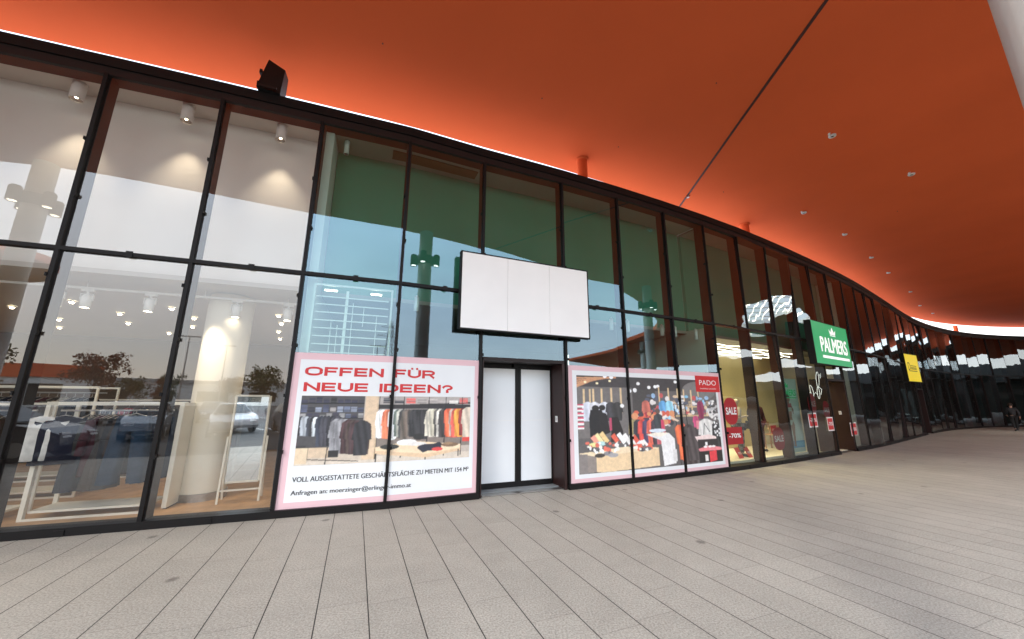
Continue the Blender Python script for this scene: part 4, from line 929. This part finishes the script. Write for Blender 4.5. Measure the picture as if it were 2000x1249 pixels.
def person(name,loc,rz,pose,H,skin,label,cat,clothes,hair=None):
    t=thing(name,loc,label,cat);t.rotation_euler=(0,0,rz)
    V,E_,Rr,ix,k=figure(pose,H)
    Rb=[(a[0]*.60,a[1]*.60) if isinstance(a,tuple) else a for a in Rr]
    b=link(bpy.data.objects.new('body',skin_mesh(V,E_,Rb,[skin])));b.parent=t
    LEG=['pel','hipr','knr','anr','hipl','knl','anl'];TOP=['pel','sp','ch','shr','elr','shl','ell'];ARM=TOP+['wrr','wrl']
    for part,m_,names,grow in clothes:
        sub_skin(V,E_,Rr,ix,{'LEG':LEG,'TOP':TOP,'ARM':ARM}[names],grow,m_,part,t)
    for n in 'rl':
        a=V[ix['an'+n]];c=V[ix['toe'+n]];m=MB();m.tube((a.x,a.y+.03,a.z-.03),tuple(c),.047,.036,M_DARKCLOTH,10);o=obj('shoe',m);o.parent=t
    face(t,k,skin)
    if hair:
        m=MB();m.lathe((0,.02*k,1.60*k),[(.075*k,-.02),(.100*k,.03*k),(.102*k,.085*k),(.075*k,.14*k),(.0,.165*k)],hair,16,caps=False);o=obj('hair',m);o.parent=t
    return t
person('person',(31.6,24.3,0),2.4,WALK,1.72,M_SKIN,'person in dark jacket and trousers walking past the far curved glass','person',[('trousers',M_DARKCLOTH,'LEG',.016),('jacket',mat('dark_jacket',(.02,.02,.024),.8),'ARM',.022)],M_HAIR)
plaid=mat('plaid_cloth',(.06,.07,.085),.9)
nt=plaid.node_tree;tcn=nt.nodes.new('ShaderNodeTexCoord');ck=nt.nodes.new('ShaderNodeTexChecker');ck.inputs['Scale'].default_value=11;ck.inputs[1].default_value=(.03,.035,.045,1);ck.inputs[2].default_value=(.16,.17,.19,1)
nt.links.new(tcn.outputs['Object'],ck.inputs['Vector']);nt.links.new(ck.outputs[0],nt.nodes['Principled BSDF'].inputs['Base Color'])
p=fmap(14.42,.155,.70);person('mannequin',p,facing(13.4)+.9,BENT,1.66,M_MANNEQ,'bald mannequin in cream top and plaid trousers behind the SALE oval','mannequin',[('trousers',plaid,'LEG',.022),('top',C_['stone'],'TOP',.014)])
p=fmap(15.45,.155,.85);person('mannequin',p,facing(14)+.5,STAND,1.68,M_MANNEQ,'mannequin in long black coat beside the plaid trousers mannequin','mannequin',[('trousers',C_['black'],'LEG',.03),('coat',C_['black'],'ARM',.03)])
p=fmap(16.15,.155,1.05);person('mannequin',p,facing(14.5)-.4,STAND,1.66,M_MANNEQ,'mannequin in dark red robe half hidden by the dark mullion','mannequin',[('trousers',C_['wine'],'LEG',.025),('robe',C_['wine'],'ARM',.03)])
# window podium and cards in the lingerie shop
pod=tag(obj('window_podium',MB().fbox(node_s(8)+.10,node_s(11)+.3,.031,.15,.24,1.9,M_CREAM)),'low cream podium under the mannequins in the lingerie window','podium')
for i,(s_,o_) in enumerate(((13.98,.45),(14.42,.45))):
    t=thing('sale_card',fmap(s_,.151,o_),['red price card on the podium by the left foot of the mannequin','red price card on the podium right of the plaid trousers'][i],'price card','red price cards on the podium')
    m=MB();a,b=fmap(s_-.11,.152,o_),fmap(s_+.11,.152,o_);c,d_=fmap(s_+.11,.42,o_+.14),fmap(s_-.11,.42,o_+.14)
    m.add([a,b,c,d_,(a[0]+.004,a[1]+.008,a[2]),(b[0]+.004,b[1]+.008,b[2]),(c[0]+.004,c[1]+.008,c[2]),(d_[0]+.004,d_[1]+.008,d_[2])],[(0,1,2,3),(7,6,5,4),(0,4,5,1),(1,5,6,2),(2,6,7,3),(3,7,4,0)],M_RED);obj('card',m,t)
    m=MB();q=fmap(s_,.27,o_+.045);add_text(m,'-70%',0,0,.16,.06,0,M_PRINTWHITE,.02,lambda u,v:tuple(Vector(fmap(s_-.08+u,.25+v,o_+.05+.52*v-.012))));obj('lettering',m,t)
ch=thing('chair',fmap(17.3,.151,1.15),'small wooden chair with red card in the yellow shop window','chair')
f2=lambda a,b,z:fmap(17.3+a,.151+z,1.15+b)
m=MB()
for a in (-.19,.19):
    for b in (-.19,.19): m=MB().bar(f2(a,b,0),f2(a,b,.44),.035,M_WOOD);obj('leg',m,ch)
obj('seat',MB().fbox(17.08,17.52,.592,.625,.93,1.37,M_WOOD),ch)
obj('backrest',MB().bar(f2(-.19,.19,.476),f2(-.19,.21,.86),.03,M_WOOD).bar(f2(.19,.19,.476),f2(.19,.21,.86),.03,M_WOOD).bar(f2(-.17,.21,.80),f2(.17,.21,.80),.03,M_WOOD,.09),ch)
cdr=thing('sale_card',fmap(17.3,.80,1.10),'red SALE card leaning on the small wooden chair','price card','red price cards on the podium');obj('card',MB().fbox(17.12,17.48,.627,.90,1.12,1.126,M_RED),cdr);m=MB();add_text(m,'SALE',17.18,.73,.24,.07,1.117,M_PRINTWHITE,.02);obj('lettering',m,cdr)
# swimwear poster hanging inside the third lingerie pane
bp=thing('hanging_poster',fmap(16.25,.15,.30),'tall pale green poster of a figure in swimwear behind the glass','poster')
P=Paint(120,210,(.52,.66,.58))
P.rect(0,.62,1,1,(.46,.62,.53));
for i in range(9): P.rect(.62+.045*i,.14,.635+.045*i,.62,(.66,.74,.70))
P.rect(0,.30,.30,.62,(.30,.38,.36));P.rect(0,.06,1,.15,(.10,.36,.58));P.rect(.55,.08,1,.13,(.16,.48,.66));P.rect(0,0,1,.06,(.50,.62,.56))
sk=(.30,.165,.10);sk2=(.24,.125,.075)
P.poly([(.40,.42),(.60,.42),(.66,.36),(.62,.24),(.60,.08),(.53,.08),(.52,.24),(.49,.34),(.47,.24),(.50,.09),(.44,.09),(.40,.25),(.36,.36)],sk)
P.poly([(.36,.62),(.62,.62),(.60,.52),(.57,.47),(.62,.40),(.38,.40),(.41,.47),(.38,.52)],sk);P.poly([(.34,.63),(.24,.58),(.16,.62),(.20,.66),(.36,.70)],sk2);P.poly([(.62,.63),(.70,.56),(.66,.50),(.62,.55)],sk2)
P.rect(.45,.62,.53,.68,sk2);P.ell(.50,.72,.085,.045,sk);P.ell(.44,.75,.15,.065,(.02,.014,.012));P.ell(.36,.70,.07,.05,(.02,.014,.012));P.ell(.53,.715,.06,.036,sk)
P.rect(.36,.55,.62,.60,(.42,.50,.42));P.poly([(.38,.43),(.62,.43),(.53,.36),(.47,.36)],(.45,.55,.46));P.poly([(.22,.70),(.34,.72),(.40,.64),(.62,.66),(.64,.60),(.30,.60)],(.34,.03,.05),.85)
P.a*=(.94+.12*rng.random((P.H,P.W,1)))
obj('board',MB().fbox(15.94,17.36,.16,2.40,.305,.315,M_PRINTWHITE),bp)
P.mesh('photo_print',lambda u,v:fmap(15.94+1.42*u,.16+2.24*v,.3035),bp)
m=MB();add_text(m,'PALMERS',16.04,1.86,1.2,.20,.3015,M_GREENSIGN,.03);m.fbox(16.06,17.24,1.79,1.82,.300,.3015,M_GREENSIGN)
m.add([fmap(16.64+a,2.12+b,.3015) for a,b in [(-.12,0),(.12,0),(.16,.12),(.07,.07),(0,.16),(-.07,.07),(-.16,.12)]],[(0,1,5),(1,2,3),(1,3,5),(3,4,5),(0,5,6)],M_GREENSIGN);obj('lettering',m,bp)
# white neon script
ns=thing('neon_sign',fmap(18.0,2.2,.10),'white looping neon script line on the pane beside the open doorway','neon sign')
m=MB()
NO=.30
def loop(cs,cz,rs,rz_,tilt,t0=0,t1=6.3,n=22):
    return [fmap(NO+cs+rs*math.cos(t)*math.cos(tilt)-rz_*math.sin(t)*math.sin(tilt),cz+rs*math.cos(t)*math.sin(tilt)+rz_*math.sin(t)*math.cos(tilt),.10) for t in np.linspace(t0,t1,n)]
m.path(loop(18.22,2.42,.11,.27,-.25),.0065,M_NEON).path(loop(17.62,2.02,.10,.20,.3),.0065,M_NEON).path(loop(18.12,1.98,.09,.20,-.1),.0065,M_NEON)
m.path([fmap(NO+18.2,2.18,.10),fmap(NO+18.42,2.10,.10),fmap(NO+18.30,1.92,.10)],.0065,M_NEON)
m.path([fmap(NO+17.72,1.90,.10),fmap(NO+17.90,1.99,.10),fmap(NO+18.0,1.92,.10)],.005,M_NEON).path([fmap(NO+17.1,2.05,.1),fmap(NO+17.18,1.95,.1),fmap(NO+17.22,2.06,.1),fmap(NO+17.30,1.93,.1),fmap(NO+17.36,2.03,.1),fmap(NO+17.44,1.95,.1),fmap(NO+17.50,2.0,.1)],.005,M_NEON)
for q in range(3): m.path([fmap(NO+18.42,2.46+.05*q,.10),fmap(NO+18.55,2.54+.05*q,.10)],.005,M_NEON)
obj('tube',m,ns)
cu=thing('curtain',fmap(21.0,.03,.5),'pale hanging curtain just right of the open shop doorway','curtain')
m=MB();pts=[]
n=60
for i in range(n+1):
    u=i/n;pts.append((21.3+1.1*u,.42+.03*math.sin(u*44)))
m.add([fmap(a,.05,o_) for a,o_ in pts]+[fmap(a,3.4,o_) for a,o_ in pts],[(i,i+1,n+2+i,n+1+i) for i in range(n)],mat('pale_fabric',(.50,.47,.40),.9),True);obj('fabric',m,cu)
m=MB().fbox(21.2,22.5,3.41,3.44,.40,.44,M_STEEL);obj('rod',m,cu)
# added wavy glowing lines that imitate rippled reflections in the yellow shop glass
for i,(o_,q) in enumerate(((.95,0),(1.3,1),(1.65,2),(2.0,3),(2.3,4))):
    t=thing('light_bar',fmap(15.4,3.5,o_),['thin warm light bar nearest the glass under the yellow shop ceiling','second warm light bar from the glass in the yellow shop','third warm light bar from the glass in the yellow shop','fourth warm light bar from the glass in the yellow shop','warm light bar along the yellow back wall'][i],'light bar','warm light bars in the yellow shop')
    m=MB();pp=[fmap(12.85+.5*j,3.40-.02*math.sin(j*1.9+i),o_+.06*math.sin(j*2.3+i*2)) for j in range(15)]
    m.path(pp,.012,M_LITSOFT,6);obj('tube',m,t)
for s_,e in ((13.6,90),(14.7,120),(15.6,90),(16.6,60),(18.5,30)):
    p=fmap(s_,3.35,1.2);spot(p,e,130,(1,.80,.45),.7,radius=.1)
for s_ in (13.9,15.0): spot(fmap(s_,3.2,.5),110,60,(1,.82,.56),.7,tgt=fmap(s_+.45,1.0,.85),radius=.08)  # extra spots added to brighten the fronts of the mannequins
# dim lamps deep in the vacant shop and the far shops
for s_ in (27,38):
    p=fmap(s_,3.45,2.0);spot(p,25,120,(1,.8,.5),.6)
for i in range(12):
    s_=24+2.3*i;p=fmap(s_,3.538,2.2+.8*(i%3))
    put(copy_tree(ds),p,0,'small lit ceiling spot deep inside the far curved shops','small lit spots in the far curved shops')
# ------------------------------------------------------------------ car park behind the camera (seen in the glass)
def car_parts(paint):
    t=thing('parked_car',(0,0,0),'x','car','cars parked in front of the shops')
    def prof(xs,w,m,mb,tw=None):
        # closed side outline extruded across the width with rounded shoulders
        n=len(xs);tw=tw or [w]*n
        v=[(x,-q,z) for (x,z),q in zip(xs,tw)]+[(x,q,z) for (x,z),q in zip(xs,tw)]
        f=[(i,(i+1)%n,n+(i+1)%n,n+i) for i in range(n)]
        mb.add(v,f,m,False);tri=tessellate_polygon([[Vector((x,z,0)) for x,z in xs]])
        mb.add(v,[tuple(a) for a in tri]+[tuple(n+i for i in a) for a in tri],m);return mb
    body=[(-2.10,.35),(-2.15,.62),(-2.12,.92),(-1.95,1.0),(-.95,1.02),(1.0,.98),(1.75,.86),(2.12,.68),(2.16,.40),(2.05,.26),(-2.0,.26)]
    tw=[.82,.86,.86,.84,.86,.86,.83,.76,.78,.80,.80]
    obj('body',prof(body,.86,paint,MB(),tw),t)
    cab=[(-1.93,1.0),(-1.62,1.36),(-1.15,1.47),(-.1,1.49),(.30,1.44),(1.02,1.0)]
    obj('roof',prof(cab,.7,paint,MB(),[.80,.66,.62,.62,.63,.80]),t)
    wm=mat('car_glass',(.02,.024,.028),.05,0,.8)
    for s_ in (-1,1):
        m=MB();m.add([(-1.55,s_*.80,1.03),(-.42,s_*.825,1.03),(-.42,s_*.66,1.42),(-1.30,s_*.665,1.40)],[(0,1,2,3)],wm).add([(-.34,s_*.825,1.03),(.86,s_*.825,1.03),(.27,s_*.665,1.41),(-.34,s_*.66,1.43)],[(0,1,2,3)],wm);obj('side_window',m,t)
    m=MB();m.add([(1.00,-.76,1.03),(1.00,.76,1.03),(.34,.60,1.43),(.34,-.60,1.43)],[(0,1,2,3)],wm);obj('windscreen',m,t)
    m=MB();m.add([(-1.93,-.72,1.05),(-1.93,.72,1.05),(-1.66,.60,1.36),(-1.66,-.60,1.36)],[(0,1,2,3)],wm);obj('rear_window',m,t)
    for x in (-1.32,1.36):
        for s_ in (-1,1):
            wh=obj('wheel',MB().tube((x,s_*.68,.32),(x,s_*.88,.32),.32,.32,M_DARKCLOTH,24),t);obj('rim',MB().tube((x,s_*.86,.32),(x,s_*.892,.32),.21,.19,M_STEEL,16),wh)
    for s_ in (-1,1):
        m=MB();m.hexa([(2.02,s_*.52-.15,.60),(2.15,s_*.52-.15,.60),(2.15,s_*.52+.15,.60),(2.02,s_*.52+.15,.60),(1.95,s_*.52-.15,.74),(2.09,s_*.52-.15,.73),(2.09,s_*.52+.15,.73),(1.95,s_*.52+.15,.74)],M_PRINTWHITE);obj('headlight',m,t)
        m=MB();m.box((-2.14,s_*.62,.84),(.06,.22,.16),M_REDDARK);obj('tail_light',m,t)
    return t
cars=[('silver',(.42,.43,.44)),('white',(.75,.75,.74)),('dark blue',(.03,.05,.10)),('black',(.014,.014,.016)),('red',(.30,.02,.02))]
protos={}
def car(nm,loc,rz,label):
    if nm not in protos: protos[nm]=car_parts(mat('car_paint_'+nm.replace(' ','_'),dict(cars)[nm],.25,.2,.5,coat=.6));t=protos[nm]
    else: t=copy_tree(protos[nm])
    return put(t,loc,rz,label)
car('black',(-9.2,-4.7,0),R_(19),'black car passing close to the pavement edge, mirrored large in the clothes window')
car('white',(-3.0,-10.6,0),R_(95),'white car parked nose out, mirrored beside the round shop column')
car('silver',(-.2,-10.9,0),R_(88),'silver car parked just right of the white car')
car('silver',(-6.2,-10.9,0),R_(92),'silver car parked left of the white car')
car('dark blue',(-11.8,-11.5,0),R_(90),'dark blue car parked near the row of silver cars')
car('red',(4.8,-11.0,0),R_(92),'red car parked alone in the bay opposite the doors')
for i,(nm,x,y) in enumerate([('black',-17.5,-12),('white',-14.6,-24),('silver',-9,-24.5),('dark blue',-3.5,-24.2),('white',2,-24.4),('black',7.6,-24.1),('silver',13,-24),('red',-20,-24.3)]):
    car(nm,(x,y,0),R_(90+3*math.sin(i)),nm+' car in the '+('second' if y<-20 else 'first')+' row of the car park, '+['left end','beside the red car','third along','fourth along','fifth along','sixth along','right end','far left end'][i])
BARK=mat('bark',(.07,.05,.035),.9,noise=(8,.3))
def leaf_mat(n,c): return mat('leaves_'+n,c,.75,noise=(2.0,.45))
LEAF=dict(rust=leaf_mat('rust',(.26,.07,.03)),olive=leaf_mat('olive',(.17,.15,.05)),green=leaf_mat('green',(.09,.11,.045)))
def tree(kind,loc,h,r,label,seed):
    rg=random.Random(seed);t=thing('car_park_tree',loc,label,'tree','trees along the car park')
    m=MB();m.tube((0,0,0),(.05,.03,h*.4),.035*h*.6,.022*h*.6,BARK,10)
    tips=[]
    for i in range(9):
        a=i*2.4;zz=h*(.32+.05*i);e=(r*.75*math.cos(a)*rg.uniform(.5,1),r*.75*math.sin(a)*rg.uniform(.5,1),min(h*.93,zz+h*rg.uniform(.12,.3)));m.tube((.05,.03,zz*.9),e,.012*h*.6,.004*h,BARK,6);tips.append(e)
    obj('trunk',m,None).parent=t
    c=MB();lm=LEAF[kind]
    for e in tips+[(0,0,h*.8),(0,0,h*.62)]:
        for j in range(5):
            cx,cy,cz=[e[q]+rg.gauss(0,(.22 if q<2 else .16)*r) for q in range(3)];cr_=r*rg.uniform(.22,.42)
            for q in range(46):
                d=Vector((rg.gauss(0,1),rg.gauss(0,1),rg.gauss(0,.8))).normalized()*cr_*rg.uniform(.5,1.05)
                p=Vector((cx,cy,cz))+d;a=Vector((rg.gauss(0,1),rg.gauss(0,1),rg.gauss(0,1))).normalized();b=a.orthogonal().normalized();s_=.055*r*rg.uniform(.7,1.5)
                c.add([tuple(p+a*s_),tuple(p+b*s_*.7),tuple(p-a*s_),tuple(p-b*s_*.7)],[(0,1,2,3)],lm)
    c.keep=True;obj('crown',c,None).parent=t
    return t
for i,(k,x,y,h,r,lb) in enumerate([('rust',-14.6,-47,6.2,2.1,'large rust red tree left of the others across the car park'),('olive',-11.9,-49,3.8,1.5,'small olive tree right of the large rust tree'),('rust',-9.4,-50,4.1,1.1,'small rust red tree between two green ones'),('green',-8.0,-49,4.4,1.5,'dark green tree mirrored left of the shop column'),('rust',-1.6,-48,4.6,1.3,'narrow rust red tree mirrored right of the shop column'),('olive',1.7,-46,5.4,2.0,'broad olive green tree mirrored at the edge of the clothes window'),('green',9,-52,7,3.2,'tall dark green tree opposite the white doors'),('green',-26,-52,8,3.6,'tall green tree at the far left of the car park'),('olive',20,-50,7,3.2,'olive tree at the right side of the car park')]):
    tree(k,(x,y,0),h,r,lb,50+i)
lp=thing('street_lamp',(0,0,0),'x','street lamp','street lamps in the car park')
obj('pole',MB().tube((0,0,0),(0,0,8),.08,.05,M_STEEL,10),lp);obj('lamp_head',MB().box((.5,0,8.0),(.8,.24,.09),M_STEEL).box((-.5,0,8.0),(.8,.24,.09),M_STEEL).box((0,0,8.02),(.4,.06,.05),M_STEEL),lp)
for i,(x,y,lb) in enumerate([(-6,-38,'double headed street lamp in the middle of the car park'),(-2.6,-44,'double headed street lamp beside the narrow rust tree'),(12,-33,'double headed street lamp on the right of the car park'),(-21,-36,'double headed street lamp on the left of the car park')]): put(lp if i==0 else copy_tree(lp),(x,y,0),.3,lb)
# low buildings around the car park
def block(name,label,pts,h,wallm,roofm,band=None,wins=()):
    c=[sum(p[0] for p in pts)/len(pts),sum(p[1] for p in pts)/len(pts)];t=thing(name,(c[0],c[1],0),label,'building')
    n=len(pts);v=[(x,y,0) for x,y in pts]+[(x,y,h) for x,y in pts]
    obj('wall',MB().add(v,[(i,(i+1)%n,n+(i+1)%n,n+i) for i in range(n)],wallm),t)
    grow=[(c[0]+(x-c[0])*1.04,c[1]+(y-c[1])*1.04) for x,y in pts];hb=band or .4
    v=[(x,y,h+.002) for x,y in grow]+[(x,y,h+hb) for x,y in grow];obj('roof',MB().add(v,[(i,(i+1)%n,n+(i+1)%n,n+i) for i in range(n)]+[tuple(range(n))[::-1],tuple(range(n,2*n))],roofm),t)
    for (i,u0,u1,z0,z1) in wins:
        a=Vector((*pts[i],0));b=Vector((*pts[(i+1)%n],0));d=b-a;nn=Vector((d.y,-d.x,0)).normalized()*.03
        q=[a+d*u0+nn,a+d*u1+nn];m=MB();m.add([(q[0].x,q[0].y,z0),(q[1].x,q[1].y,z0),(q[1].x,q[1].y,z1),(q[0].x,q[0].y,z1)],[(0,1,2,3)],mat('dim_glass',(.010,.014,.014),.35,0,.12));obj('window',m,t)
    return t
block('shop_pavilion','low pale shop pavilion under a sloping orange roof across the car park',[(-64,-104),(-27,-108),(-23,-97),(-62,-84)],5.4,M_WHITE,M_ORANGE,2.4,[(2,.1+.15*k,.2+.15*k,.4,4.2) for k in range(6)])
block('warehouse','long low pale warehouse behind the car park trees',[(-30,-130),(60,-130),(60,-112),(-30,-112)],5.5,M_WARMWHITE,M_FASCIA,.8,[(2,.05+.12*k,.12+.12*k,1,3.6) for k in range(8)])
block('shop_block','dark shop block with grey upper band closing the right end of the walkway',[(70.5,-30),(84,-30),(84,64),(70.5,64)],5.2,M_DARKWALL,mat('slate_band',(.05,.058,.06),.6),1.6,[(3,.03+.1*k,.1+.1*k,.3,3.2) for k in range(10)]+[(3,.02+.08*k,.075+.08*k,3.9,5.2) for k in range(12)])
# lattice power pylon far off
pyl=thing('power_pylon',(60,-150,0),'grey lattice power pylon far beyond the car park','pylon')
m=MB();W=lambda z:3.2*(1-z/38)+.3
for sx in (-1,1):
    for sy in (-1,1): m.bar((60+sx*W(0),-150+sy*W(0),0),(60+sx*W(34),-150+sy*W(34),34),.22,M_STEEL)
for z in range(0,34,4):
    for s_ in (-1,1): m.bar((60-W(z),-150+s_*W(z),z),(60+W(z+4),-150+s_*W(z+4),z+4),.12,M_STEEL).bar((60+W(z),-150+s_*W(z),z),(60-W(z+4),-150+s_*W(z+4),z+4),.12,M_STEEL).bar((60+s_*W(z),-150-W(z),z),(60+s_*W(z+4),-150+W(z+4),z+4),.12,M_STEEL)
obj('tower',m,pyl)
m=MB()
for z,l in ((24,7),(29,6),(33,4.5)): m.bar((60-l,-150,z),(60+l,-150,z),.2,M_STEEL).bar((60-l,-150,z),(60,-150,z+1.6),.12,M_STEEL).bar((60+l,-150,z),(60,-150,z+1.6),.12,M_STEEL)
obj('cross_arm',m,pyl)
